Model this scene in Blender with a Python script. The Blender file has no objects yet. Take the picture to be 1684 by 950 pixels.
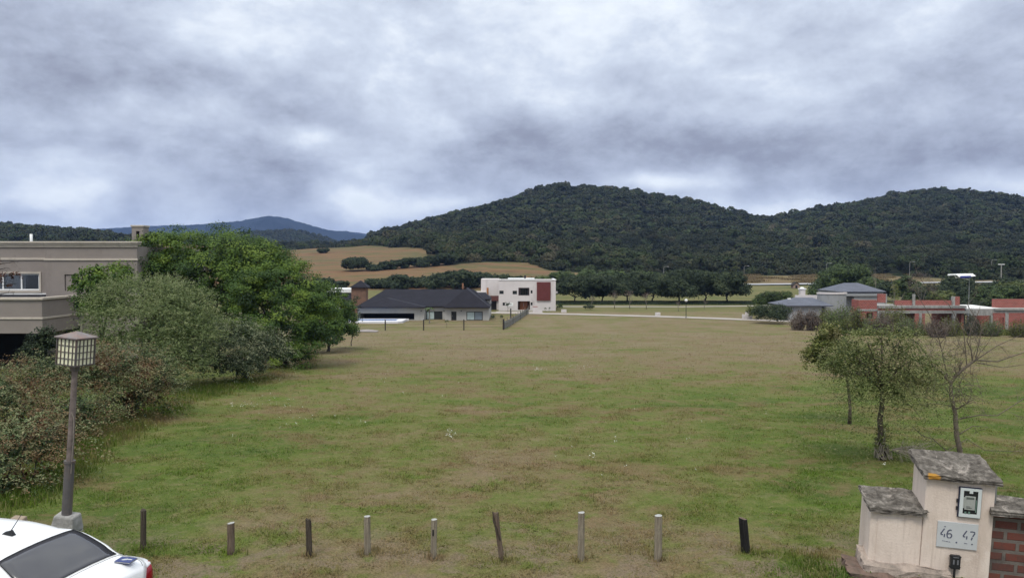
import bpy, math, random
import numpy as np
from mathutils import Vector, Matrix
R = math.radians
C = bpy.context.scene.collection
SC = bpy.context.scene
rng = np.random.default_rng(7)
random.seed(7)

# ------------------------------------------------------------------ camera
EYE = 4.6; F = 1250.0; PITCH = 0.036
cam_d = bpy.data.cameras.new('camera'); cam = bpy.data.objects.new('camera', cam_d); C.objects.link(cam)
cam.location = (0, 0, EYE); cam.rotation_euler = (math.pi/2 - PITCH, 0, 0)
cam_d.sensor_width = 36; cam_d.lens = F/1684*36; cam_d.clip_start = 0.1; cam_d.clip_end = 20000
SC.camera = cam

# ------------------------------------------------------------------ light and exposure
SC.view_settings.view_transform = 'Standard'; SC.view_settings.look = 'None'
SC.view_settings.gamma = 1; SC.view_settings.use_curve_mapping = False
SC.view_settings.exposure = 0.32
CY = SC.cycles; CY.max_bounces = 4; CY.diffuse_bounces = 2; CY.glossy_bounces = 2; CY.transmission_bounces = 3; CY.volume_bounces = 0; CY.transparent_max_bounces = 4
SUN_EL, SUN_AZ = R(58), R(200)
sd = bpy.data.lights.new('sun', 'SUN'); sd.energy = 1.5; sd.angle = R(16); sd.color = (1, .95, .86)
so = bpy.data.objects.new('sun', sd); C.objects.link(so)
so.rotation_euler = Vector((math.sin(SUN_AZ)*math.cos(SUN_EL), math.cos(SUN_AZ)*math.cos(SUN_EL), math.sin(SUN_EL))).to_track_quat('Z', 'Y').to_euler()
so.location = (0, -20, 60)

class NT:
    """tiny helper round a node tree"""
    def __init__(s, tree): s.t = tree; s.n = tree.nodes; s.l = tree.links
    def node(s, typ, **kw):
        n = s.n.new(typ)
        for k, v in kw.items(): setattr(n, k, v)
        return n
    def put(s, sock, v):
        if v is None: return
        if hasattr(v, 'is_output'): s.l.new(v, sock)
        else:
            if isinstance(v, tuple) and len(v) == 3 and sock.type == 'RGBA': v = v+(1,)
            sock.default_value = v
    def math(s, op, a, b=None, c=None, clamp=False):
        n = s.node('ShaderNodeMath', operation=op); n.use_clamp = clamp
        s.put(n.inputs[0], a); s.put(n.inputs[1], b); s.put(n.inputs[2], c); return n.outputs[0]
    def mix(s, f, a, b, blend='MIX'):
        n = s.node('ShaderNodeMix', data_type='RGBA', blend_type=blend)
        s.put(n.inputs[0], f); s.put(n.inputs[6], a); s.put(n.inputs[7], b); return n.outputs[2]
    def noise(s, vec, scale, detail=4, rough=.55, dist=0, col=False):
        n = s.node('ShaderNodeTexNoise'); s.put(n.inputs['Vector'], vec)
        n.inputs['Scale'].default_value = scale; n.inputs['Detail'].default_value = detail
        n.inputs['Roughness'].default_value = rough; n.inputs['Distortion'].default_value = dist
        return n.outputs[1 if col else 0]
    def ramp(s, f, stops, interp='LINEAR'):
        n = s.node('ShaderNodeValToRGB'); s.put(n.inputs[0], f); r = n.color_ramp; r.interpolation = interp
        while len(r.elements) < len(stops): r.elements.new(.5)
        for e, (p, c) in zip(r.elements, stops):
            e.position = p
            e.color = (c, c, c, 1) if isinstance(c, (int, float)) else tuple(c)+(1,)
        return n.outputs[0]
    def mapr(s, v, a, b, c, d, smooth=False):
        n = s.node('ShaderNodeMapRange'); n.clamp = True
        if smooth: n.interpolation_type = 'SMOOTHSTEP'
        s.put(n.inputs[0], v)
        for i, x in enumerate((a, b, c, d)): n.inputs[i+1].default_value = x
        return n.outputs[0]
    def vec(s, x, y, z):
        n = s.node('ShaderNodeCombineXYZ'); s.put(n.inputs[0], x); s.put(n.inputs[1], y); s.put(n.inputs[2], z); return n.outputs[0]
    def vmath(s, op, a, b=None, scale=None):
        n = s.node('ShaderNodeVectorMath', operation=op); s.put(n.inputs[0], a)
        if b is not None: s.put(n.inputs[1], b)
        if scale is not None: n.inputs['Scale'].default_value = scale
        return n.outputs[0]
    def pos(s): return s.node('ShaderNodeNewGeometry').outputs['Position']
    def obj(s): return s.node('ShaderNodeTexCoord').outputs['Object']
    def sep(s, v):
        n = s.node('ShaderNodeSeparateXYZ'); s.put(n.inputs[0], v); return n.outputs

# ---- world: Nishita sky almost wholly behind a procedural overcast, in directions (not in the picture)
W = bpy.data.worlds.new('World'); SC.world = W; W.use_nodes = True
w = NT(W.node_tree); w.n.clear()
out = w.node('ShaderNodeOutputWorld'); bg = w.node('ShaderNodeBackground'); w.l.new(bg.outputs[0], out.inputs[0])
sky = w.node('ShaderNodeTexSky'); sky.sky_type = 'NISHITA'; sky.sun_disc = False
sky.sun_elevation = SUN_EL; sky.sun_rotation = SUN_AZ
STR = 0.1; bg.inputs[1].default_value = STR
D = w.node('ShaderNodeTexCoord').outputs['Generated']
dx, dy, dz = w.sep(D)
zc = w.math('MAXIMUM', dz, 0.0)
den = w.math('ADD', zc, 0.13)
P = w.vec(w.math('DIVIDE', dx, den), w.math('DIVIDE', dy, den), 0.0)
P1 = w.vec(w.math('DIVIDE', dx, w.math('ADD', zc, .42)), w.math('DIVIDE', dy, w.math('ADD', zc, .42)), 0.0)
n1 = w.noise(P1, 1.15, 6, .54, .25)
n4 = w.noise(w.vec(dx, dy, w.math('MULTIPLY', dz, 1.5)), 4.2, 9, .60, .25)
big = w.noise(w.vmath('ADD', P, (7.3, 2.2, 1.0)), .30, 1, .5, .2)
# smaller puffs measured on the dome itself, so that those near the horizon stay rounded
n3 = w.noise(w.vec(dx, dy, w.math('MULTIPLY', dz, 1.9)), 11.0, 7, .62, .1)
# large cloud masses and breaks at their directions
ym = w.math('MAXIMUM', dy, .15)
wn = w.noise(D, 4.0, 3, .55, 0, True)
wx, wy, wz = w.sep(wn)
U = w.math('ADD', w.math('DIVIDE', dx, ym), w.math('MULTIPLY', w.math('SUBTRACT', wx, .5), .22))
V = w.math('ADD', w.math('DIVIDE', dz, ym), w.math('MULTIPLY', w.math('SUBTRACT', wy, .5), .09))
def blob(px, py, sx, sy, amp):
    u0, v0 = (px-842)/F, (430-py)/F
    a = w.math('MULTIPLY', w.math('SUBTRACT', U, u0), F/sx); b = w.math('MULTIPLY', w.math('SUBTRACT', V, v0), F/sy)
    e = w.math('ADD', w.math('MULTIPLY', a, a), w.math('MULTIPLY', b, b))
    return w.math('MULTIPLY', w.math('EXPONENT', w.math('MULTIPLY', e, -1.0)), amp)
BL = [(600, 335, 95, 34, .50), (1262, 338, 100, 22, .66), (70, 330, 130, 34, .36), (1080, 300, 120, 16, .40), (500, 215, 70, 17, .30), (720, 330, 60, 18, .2), (960, 60, 260, 60, -.08),
      (1660, 300, 110, 22, .30), (60, 262, 130, 22, .14), (240, 165, 90, 14, .12), (60, 372, 200, 12, .12), (600, 40, 500, 70, .10), (1300, 60, 420, 70, .08),
      (380, 262, 110, 55, -.20), (800, 235, 100, 42, -.30), (850, 290, 75, 24, -.14), (1330, 240, 330, 42, -.22), (1050, 230, 150, 30, -.14), (1240, 310, 55, 32, -.20),
      (240, 320, 45, 30, -.12), (100, 130, 220, 40, -.09), (520, 120, 160, 40, -.08), (1400, 300, 110, 20, -.16), (1600, 250, 130, 30, -.14), (430, 330, 60, 26, -.12)]
acc = None
for q in BL:
    v = blob(*q); acc = v if acc is None else w.math('ADD', acc, v)
front = w.mapr(dy, .1, .45, 0, 1, True)
acc = w.math('MULTIPLY', acc, front)
t = w.math('ADD', w.math('MULTIPLY', w.math('SUBTRACT', n1, .5), .65), w.math('MULTIPLY', w.math('SUBTRACT', n4, .5), .95))
t = w.math('ADD', t, w.math('MULTIPLY', w.math('SUBTRACT', n3, .5), .80))
t = w.math('ADD', t, w.math('MULTIPLY', w.math('SUBTRACT', big, .5), .35))
t = w.math('ADD', w.math('ADD', w.math('ADD', t, acc), w.mapr(dz, .12, .32, 0, .09, True)), .61)
cl = w.ramp(t, [(0.0, (.19, .20, .255)), (.28, (.265, .29, .365)), (.52, (.40, .445, .545)), (.76, (.56, .62, .72)), (1.0, (.80, .85, .90))])
# an overcast is about three times brighter overhead than near the horizon
lift = w.mapr(dz, .30, .95, 1.0, 2.7, True)
cl = w.vmath('MULTIPLY', cl, w.vec(lift, w.math('MULTIPLY', lift, w.mapr(dz, .3, .8, 1, .95)), w.math('MULTIPLY', lift, w.mapr(dz, .3, .8, 1, .80))))
cl = w.vmath('SCALE', cl, scale=1/STR)
below = w.mapr(dz, -.06, -.005, 0, 1, True)
cl = w.mix(below, (1.4, 1.45, 1.4), cl)
thin = w.mapr(t, .85, 1.3, 0.0, .25)
w.l.new(w.mix(w.math('MULTIPLY', thin, below), cl, sky.outputs[0]), bg.inputs[0])

# ------------------------------------------------------------------ helpers: places
def ray_t(px, py):
    """tangents (x/Y, z/Y) of the pixel's direction"""
    a = (475-py)/F; c, s = math.cos(PITCH), math.sin(PITCH)
    yy = c + a*s; zz = a*c - s
    return (px-842)/F/yy, zz/yy
def at(px, py, Y):
    u, v = ray_t(px, py); return Vector((u*Y, Y, EYE+v*Y))
def zrow(row, Y): return EYE + ray_t(842, row)[1]*Y

NEARY = np.array([-60, 0, 9, 12, 80, 100, 115, 130, 200.]); NEARZ = np.array([0, 0, 0, 0, -4.1, -4.95, -5.3, -5.4, -5.4])
YK = np.array([200, 250, 330, 430, 550, 800.])
COLS = {-400: (468, 450, 425, 405), 0: (468, 445, 420, 400), 220: (468, 445, 420, 402), 350: (468, 444, 419, 406), 480: (468, 440, 417, 412),
        560: (467, 438, 414, 410), 640: (466, 436, 411, 402), 700: (466, 434, 409, 396), 780: (466, 432, 413, 390), 870: (466, 434, 416, 385),
        915: (467, 438, 418, 385), 1000: (469, 446, 425, 390), 1100: (469, 450, 428, 392), 1200: (469, 452, 430, 398), 1260: (469, 452, 431, 402),
        1350: (469, 452, 430, 395), 1500: (469, 451, 428, 388), 1684: (469, 451, 428, 388), 2200: (469, 451, 430, 400)}
RID = [(-400, 368), (-100, 374), (0, 377), (100, 385), (170, 391), (210, 400), (300, 406), (400, 410), (480, 411), (560, 410), (600, 400), (640, 388), (700, 371), (760, 357),
       (810, 343), (850, 333), (885, 318), (915, 306), (945, 314), (1000, 316), (1040, 321), (1080, 330), (1120, 334), (1160, 346), (1200, 353),
       (1240, 365), (1270, 367), (1300, 360), (1350, 349), (1400, 339), (1440, 333), (1500, 323), (1530, 321), (1580, 321), (1620, 326), (1684, 338), (1800, 352), (2200, 380)]
GP = np.arange(-1200, 3001, 10.)
ck = sorted(COLS)
GY = np.concatenate([np.arange(200, 1000, 6.), np.arange(1000, 6001, 100.)])
G = np.zeros((len(GP), len(GY)))
rid = np.interp(GP, [a for a, b in RID], [b for a, b in RID])
kk = [np.interp(GP, ck, [COLS[c][i] for c in ck]) for i in range(4)]
for i, p in enumerate(GP):
    rows = [k[i] for k in kk]+[rid[i]]
    zs = [-5.4]+[zrow(r, y) for r, y in zip(rows, YK[1:])]
    top = zs[-1]
    G[i] = np.interp(GY, list(YK)+[860, 1100, 1600, 6000], zs+[top*.96, top*.55, -4, -4])
def smooth(a, n, ax):
    k = np.hanning(n+2)[1:-1]; k /= k.sum()
    pad = [(0, 0), (0, 0)]; pad[ax] = (n//2, n//2)
    return np.apply_along_axis(lambda m: np.convolve(m, k, 'valid'), ax, np.pad(a, pad, mode='edge'))
G = smooth(smooth(G, 7, 0), 9, 1)
def fbm2(x, y, s, seed=0, oct=4):
    r = np.random.default_rng(seed); o = 0; a = 1
    for k in range(oct):
        for j in range(3):
            th = r.uniform(0, 6.28); ph = r.uniform(0, 6.28)
            o = o + a*np.sin((x*math.cos(th)+y*math.sin(th))/s*2*math.pi+ph+1.3*np.sin((x*math.sin(th)-y*math.cos(th))/s*3+ph))/3
        s *= .5; a *= .5
    return o
def terr(x, Y):
    x = np.asarray(x, float); Y = np.asarray(Y, float)
    zn = np.interp(Y, NEARY, NEARZ)
    px = np.clip(842+F*x/np.maximum(Y, 60), -1199, 2990)
    Yc = np.clip(Y, 200, 5999)
    fi = (px+1200)/10; i0 = np.floor(fi).astype(int); fi = fi-i0
    j1 = np.clip(np.searchsorted(GY, Yc), 1, len(GY)-1); j0 = j1-1; fj = (Yc-GY[j0])/(GY[j1]-GY[j0])
    g = (G[i0, j0]*(1-fi)+G[i0+1, j0]*fi)*(1-fj)+(G[i0, j1]*(1-fi)+G[i0+1, j1]*fi)*fj
    z = np.where(Y > 200, g, zn)
    amp = np.clip((Y-380)/200, 0, 1)*np.clip((900-Y)/150, 0.25, 1)
    z = z + amp*3.2*fbm2(x, Y, 210, 3)
    z = z + .05*fbm2(x, Y, 9, 5)*np.clip((Y-14)/10, 0, 1)*np.clip((90-Y)/20, 0, 1)
    return z
def gz(x, Y): return float(terr(x, Y))
def ground(px, py, lo=6, hi=360):
    """the point of the terrain seen at a pixel"""
    u, v = ray_t(px, py)
    Y = np.linspace(lo, hi, 4000); d = (EYE+v*Y)-terr(u*Y, Y)
    k = np.argmax(d < 0); y = float(Y[k]) if d[k] < 0 else hi
    return Vector((u*y, y, gz(u*y, y)))

# ------------------------------------------------------------------ helpers: objects
def tag(o, label=None, cat=None, group=None, kind=None):
    if label: o['label'] = label
    if cat: o['category'] = cat
    if group: o['group'] = group
    if kind: o['kind'] = kind
    return o
def empty(name, loc, rz=0, label=None, cat=None, group=None):
    o = bpy.data.objects.new(name, None); C.objects.link(o); o.location = loc; o.rotation_euler = (0, 0, rz)
    o.empty_display_size = .2
    return tag(o, label, cat, group)
def link(name, me, mat, parent=None):
    o = bpy.data.objects.new(name, me); C.objects.link(o)
    for m in (mat if isinstance(mat, list) else [mat]):
        if m: me.materials.append(m)
    if parent: o.parent = parent
    return o
def npmesh(name, V, Fc, mat, parent=None, tint=None, smooth=False):
    """Fc: (n,k) int array"""
    me = bpy.data.meshes.new(name); V = np.asarray(V, np.float32); Fc = np.asarray(Fc, np.int32); n, k = Fc.shape
    me.vertices.add(len(V)); me.vertices.foreach_set('co', V.ravel())
    me.loops.add(n*k); me.loops.foreach_set('vertex_index', Fc.ravel())
    me.polygons.add(n); me.polygons.foreach_set('loop_start', np.arange(0, n*k, k, dtype=np.int32))
    if smooth: me.polygons.foreach_set('use_smooth', np.ones(n, bool))
    me.update(calc_edges=True)
    if tint is not None:
        a = me.attributes.new('tint', 'FLOAT', 'FACE'); a.data.foreach_set('value', np.asarray(tint, np.float32))
    return link(name, me, mat, parent)
class MB:
    def __init__(s): s.v = []; s.f = []; s.m = []; s.cur = 0
    def add(s, vs, fs):
        b = len(s.v); s.v += [tuple(v) for v in vs]; s.f += [tuple(b+i for i in f) for f in fs]; s.m += [s.cur]*len(fs); return s
    def box(s, x0, x1, y0, y1, z0, z1, skip=()):
        v = [(x0, y0, z0), (x1, y0, z0), (x1, y1, z0), (x0, y1, z0), (x0, y0, z1), (x1, y0, z1), (x1, y1, z1), (x0, y1, z1)]
        f = dict(b=(0, 3, 2, 1), t=(4, 5, 6, 7), f=(0, 1, 5, 4), r=(1, 2, 6, 5), k=(2, 3, 7, 6), l=(3, 0, 4, 7))
        return s.add(v, [q for k, q in f.items() if k not in skip])
    def hexa(s, pts): # 8 pts as in box
        return s.add(pts, [(0, 3, 2, 1), (4, 5, 6, 7), (0, 1, 5, 4), (1, 2, 6, 5), (2, 3, 7, 6), (3, 0, 4, 7)])
    def tube(s, pts, rad, n=8, cap=True):
        pts = [Vector(p) for p in pts]
        if isinstance(rad, (int, float)): rad = [rad]*len(pts)
        vs = []; up = Vector((0, 0, 1))
        T0 = (pts[1]-pts[0]).normalized(); a = T0.cross(up)
        if a.length < .05: a = T0.cross(Vector((1, 0, 0)))
        a.normalize()
        for i, p in enumerate(pts):
            T = (pts[min(i+1, len(pts)-1)]-pts[max(i-1, 0)]).normalized()
            a = (a-T*a.dot(T)).normalized(); b = T.cross(a)
            for k in range(n):
                th = 2*math.pi*k/n; vs.append(p+(a*math.cos(th)+b*math.sin(th))*rad[i])
        fs = [(i*n+k, i*n+(k+1) % n, (i+1)*n+(k+1) % n, (i+1)*n+k) for i in range(len(pts)-1) for k in range(n)]
        if cap: fs += [tuple(range(n))[::-1], tuple(range((len(pts)-1)*n, len(pts)*n))]
        return s.add(vs, fs)
    def prism(s, poly, h0, h1, axis='z'):
        n = len(poly)
        def m(p, h): return (p[0], p[1], h) if axis == 'z' else ((p[0], h, p[1]) if axis == 'y' else (h, p[0], p[1]))
        vs = [m(p, h0) for p in poly]+[m(p, h1) for p in poly]
        fs = [tuple(range(n))[::-1], tuple(range(n, 2*n))]+[(i, (i+1) % n, n+(i+1) % n, n+i) for i in range(n)]
        return s.add(vs, fs)
    def sphere(s, c, r, nu=10, nv=7, sc=(1, 1, 1)):
        vs = [(c[0], c[1], c[2]+r*sc[2])]; 
        for j in range(1, nv):
            for i in range(nu):
                a = math.pi*j/nv; b = 2*math.pi*i/nu
                vs.append((c[0]+r*sc[0]*math.sin(a)*math.cos(b), c[1]+r*sc[1]*math.sin(a)*math.sin(b), c[2]+r*sc[2]*math.cos(a)))
        vs.append((c[0], c[1], c[2]-r*sc[2])); L = len(vs)-1
        fs = [(0, 1+i, 1+(i+1) % nu) for i in range(nu)]
        for j in range(nv-2):
            fs += [(1+j*nu+i, 1+(j+1)*nu+i, 1+(j+1)*nu+(i+1) % nu, 1+j*nu+(i+1) % nu) for i in range(nu)]
        fs += [(L, 1+(nv-2)*nu+(i+1) % nu, 1+(nv-2)*nu+i) for i in range(nu)]
        return s.add(vs, fs)
    def build(s, name, mat, parent=None, smooth=False, bevel=0):
        me = bpy.data.meshes.new(name); me.from_pydata([tuple(v) for v in s.v], [], s.f)
        import bmesh
        bm = bmesh.new(); bm.from_mesh(me); bmesh.ops.recalc_face_normals(bm, faces=bm.faces)
        bm.to_mesh(me); bm.free()
        if smooth: me.polygons.foreach_set('use_smooth', [True]*len(me.polygons))
        o = link(name, me, mat, parent)
        if isinstance(mat, list): me.polygons.foreach_set('material_index', s.m)
        if bevel:
            b = o.modifiers.new('bevel', 'BEVEL'); b.width = bevel; b.segments = 2; b.limit_method = 'ANGLE'; b.angle_limit = R(35)
        return o
def clone(o, parent=None):
    """a thing with copies of its parts and their sub-parts"""
    c = o.copy(); C.objects.link(c)
    if parent: c.parent = parent
    for ch in [q for q in SC.objects if q.parent == o]: clone(ch, c)
    return c

# ------------------------------------------------------------------ materials
def material(name):
    m = bpy.data.materials.new(name); m.use_nodes = True; t = NT(m.node_tree)
    b = m.node_tree.nodes['Principled BSDF']; return m, t, b
def plain(name, col, rough=.8, var=.12, scale=1.2, bump=0.0, bscale=30, metal=0, dirt=None, spec=.3, fine=0, fscale=40):
    m, t, b = material(name); p = t.obj()
    n = t.noise(p, scale, 5, .6)
    lo = tuple(c*(1-var) for c in col); hi = tuple(min(1, c*(1+var)) for c in col)
    c = t.mix(t.mapr(n, .3, .7, 0, 1), lo, hi)
    if fine: c = t.mix(t.mapr(t.noise(p, fscale, 4, .6), .45, .7, 0, fine), c, tuple(k*.5 for k in col))
    if dirt:
        dcol, amt, ds = dirt
        x, y, z = t.sep(p)
        dn = t.noise(t.vec(x, y, t.math('MULTIPLY', z, .35)), ds, 6, .65)
        c = t.mix(t.mapr(dn, .62-amt*.3, .78, 0, .8), c, dcol)
    t.put(b.inputs['Base Color'], c); b.inputs['Roughness'].default_value = rough
    b.inputs['Metallic'].default_value = metal; b.inputs['Specular IOR Level'].default_value = spec
    if bump:
        bn = t.node('ShaderNodeBump'); bn.inputs['Distance'].default_value = bump
        t.put(bn.inputs['Height'], t.noise(p, bscale, 5, .6)); t.l.new(bn.outputs[0], b.inputs['Normal'])
    return m
def leafmat(name, stops, trans=.25, rough=.6, spec=.25, patch=1.0, other=None):
    m, t, b = material(name)
    a = t.node('ShaderNodeAttribute', attribute_name='tint').outputs['Fac']
    n = t.noise(t.pos(), patch, 3, .6)
    f = t.math('ADD', a, t.math('MULTIPLY', t.math('SUBTRACT', n, .5), .45))
    c = t.ramp(f, stops)
    if other:
        n2 = t.noise(t.vmath('ADD', t.pos(), (31, 7, 3)), other[1], 3, .6)
        c = t.mix(t.mapr(n2, other[2], other[2]+.12, 0, other[3]), c, other[0])
    t.put(b.inputs['Base Color'], c); b.inputs['Roughness'].default_value = rough; b.inputs['Specular IOR Level'].default_value = spec
    tr = t.node('ShaderNodeBsdfTranslucent'); t.put(tr.inputs[0], c)
    mx = t.node('ShaderNodeMixShader'); mx.inputs[0].default_value = trans
    o = m.node_tree.nodes['Material Output']
    t.l.new(b.outputs[0], mx.inputs[1]); t.l.new(tr.outputs[0], mx.inputs[2]); t.l.new(mx.outputs[0], o.inputs[0])
    return m
def glass_dark(name, col=(.02, .025, .03), rough=.08, spec=.5):
    m, t, b = material(name); b.inputs['Base Color'].default_value = col+(1,)
    b.inputs['Roughness'].default_value = rough; b.inputs['Specular IOR Level'].default_value = spec
    return m
def clear_glass(name):
    m, t, b = material(name); t.n.remove(b); tr = t.node('ShaderNodeBsdfTransparent'); gl = t.node('ShaderNodeBsdfGlossy'); gl.inputs['Roughness'].default_value = .03
    tr.inputs[0].default_value = (.82, .84, .85, 1); mx = t.node('ShaderNodeMixShader'); fr_ = t.node('ShaderNodeFresnel'); t.l.new(fr_.outputs[0], mx.inputs[0]); t.l.new(tr.outputs[0], mx.inputs[1]); t.l.new(gl.outputs[0], mx.inputs[2])
    t.l.new(mx.outputs[0], m.node_tree.nodes['Material Output'].inputs[0]); return m
M = {}
M['clear'] = clear_glass('clear_glass')
M['bark'] = plain('bark', (.085, .068, .052), .95, .35, 6, .02, 25)
M['bark_dark'] = plain('bark_dark', (.035, .03, .026), .95, .3, 3)
M['bark_grey'] = plain('bark_grey', (.17, .15, .13), .95, .3, 8, .01, 40)
M['twig_pale'] = plain('twig_pale', (.25, .22, .18), .95, .25, 8)
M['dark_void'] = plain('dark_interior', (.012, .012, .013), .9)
M['white_paint'] = plain('white_paint', (.74, .74, .74), .6, .05, 2, dirt=((.45, .44, .42), .15, 3))
M['glass'] = glass_dark('window_glass')
M['concrete'] = plain('concrete', (.30, .29, .275), .92, .22, 2.5, .006, 40, dirt=((.13, .125, .12), .5, 2.5))

# turf colours as a node group, shared by soil and blades so that the patches agree
def turf_color(t, p, blade=False):
    x, y, z = t.sep(p)
    p2 = t.vec(x, y, 0.0)
    big = t.noise(t.vec(t.math('MULTIPLY', x, .7), y, 0.0), .085, 7, .68, .8)
    mid = t.noise(p2, .30, 6, .66, .5)
    fin = t.noise(p2, 1.9, 6, .68, .2)
    # the farther half of the lot is drier; the strip along the hedge and the lower right are greener
    far = t.mapr(y, 26, 60, 0.0, .17, True)
    left = t.mapr(t.math('ADD', x, t.math('MULTIPLY', y, .36)), -3.5, 2.5, .16, 0.0, True)
    right = t.math('MULTIPLY', t.mapr(x, 2, 9, 0, .15, True), t.mapr(y, 34, 44, 1, 0, True))
    near = t.math('MULTIPLY', t.mapr(y, 14, 26, .16, 0, True), t.mapr(t.math('ABSOLUTE', t.math('ADD', x, 1.0)), 2, 6, 1, 0, True))
    g = t.math('ADD', t.math('MULTIPLY', big, 1.25), t.math('ADD', t.math('MULTIPLY', mid, 1.0), t.math('MULTIPLY', fin, .65)))
    g = t.math('SUBTRACT', g, t.math('ADD', far, near)); g = t.math('ADD', g, t.math('ADD', left, right))
    k = 1.0 if not blade else 1.12
    def q(r, gg, b): return (r*k, gg*k, b*k)
    c = t.ramp(t.math('SUBTRACT', g, .97), [(.02, q(.155, .098, .066)), (.16, q(.205, .150, .098)), (.30, q(.175, .138, .070)), (.40, q(.145, .140, .050)), (.50, q(.118, .138, .034)), (.62, q(.082, .122, .020)), (.80, q(.052, .096, .014))])
    # dry reddish stems and straw
    dn = t.noise(t.vmath('ADD', p2, (9, 4, 0)), 1.5, 7, .75, .4)
    c = t.mix(t.mapr(dn, .54, .66, 0, .6), c, q(.23, .185, .105))
    dr = t.noise(t.vmath('ADD', p2, (19, 14, 0)), .30, 7, .72, .6)
    c = t.mix(t.mapr(dr, .51, .60, 0, .62), c, q(.175, .112, .066))
    lg = t.noise(t.vmath('ADD', p2, (55, 34, 0)), .55, 6, .68, .5)
    c = t.mix(t.mapr(lg, .57, .63, 0, .6), c, q(.090, .150, .016))
    pk = t.mapr(t.noise(t.vmath('ADD', p2, (77, 4, 0)), .16, 7, .72, .6), .42, .62, 0, 1)
    c = t.mix(t.math('MULTIPLY', t.mapr(y, 34, 70, 0, .62, True), pk), c, q(.245, .185, .130))
    return c
def make_ground_mat():
    m, t, b = material('turf'); p = t.pos()
    c = turf_color(t, p)
    x, y, z = t.sep(p); p2 = t.vec(x, y, 0.0)
    # worn bare earth round the posts and in front of the lot
    bn = t.noise(p2, 1.3, 6, .7, .3)
    bare = t.math('MULTIPLY', t.mapr(y, 11.2, 14.5, 1, 0, True), t.mapr(bn, .47, .57, 0, .8))
    bare2 = t.mapr(t.noise(t.vmath('ADD', p2, (3, 8, 0)), .55, 6, .75), .66, .72, 0, .6)
    c = t.mix(t.math('MAXIMUM', bare, bare2), c, (.20, .145, .112))
    # fine speckle of shade between blades
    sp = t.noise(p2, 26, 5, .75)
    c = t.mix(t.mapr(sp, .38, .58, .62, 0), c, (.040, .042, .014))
    sp3 = t.noise(p2, 60, 3, .7)
    c = t.mix(t.mapr(sp3, .55, .68, 0, .5), c, (.27, .23, .13))
    sp2 = t.noise(p2, 5.5, 6, .75)
    c = t.mix(t.mapr(sp2, .54, .66, 0, .45), c, (.21, .185, .09))
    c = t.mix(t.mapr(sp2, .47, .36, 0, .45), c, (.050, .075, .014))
    # land cover: field = dry crop on the hillside, wood = forest floor
    at_ = t.node('ShaderNodeAttribute', attribute_name='cover'); cr, cg, cb = t.sep(at_.outputs['Vector'])
    fs = t.noise(t.vec(t.math('MULTIPLY', x, .30), y, 0.0), .055, 7, .70, 1.2)
    wv = t.math('SINE', t.math('MULTIPLY', t.math('ADD', y, t.math('ADD', t.math('MULTIPLY', x, .22), t.math('MULTIPLY', t.noise(p2, .02, 3, .5), 60.0))), .33))
    fs = t.math('ADD', t.math('MULTIPLY', t.math('SUBTRACT', fs, .5), 1.7), t.math('MULTIPLY', wv, .045)); fs = t.math('ADD', fs, .5)
    fcol = t.ramp(fs, [(.28, (.085, .058, .030)), (.40, (.170, .092, .050)), (.52, (.155, .100, .050)), (.61, (.082, .082, .032)), (.75, (.14, .095, .05))])
    fcol = t.mix(t.mapr(t.noise(p2, .5, 6, .7), .4, .7, .0, .35), fcol, (.085, .068, .036))
    c = t.mix(cr, c, fcol)
    wcol = t.ramp(t.noise(p2, .12, 4, .6), [(.3, (.016, .022, .012)), (.7, (.04, .045, .022))])
    c = t.mix(cg, c, wcol)
    gcol = t.ramp(t.noise(p2, .12, 5, .65), [(.3, (.085, .098, .034)), (.6, (.14, .125, .055)), (.75, (.10, .115, .038))])
    c = t.mix(cb, c, gcol)
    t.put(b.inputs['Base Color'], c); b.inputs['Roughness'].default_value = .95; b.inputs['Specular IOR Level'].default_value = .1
    h = t.math('ADD', t.math('MULTIPLY', sp, .4), t.math('MULTIPLY', sp2, .6))
    bu = t.node('ShaderNodeBump'); bu.inputs['Distance'].default_value = .06; bu.inputs['Strength'].default_value = .8
    t.put(bu.inputs['Height'], h); t.l.new(bu.outputs[0], b.inputs['Normal'])
    return m
M['turf'] = make_ground_mat()

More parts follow.
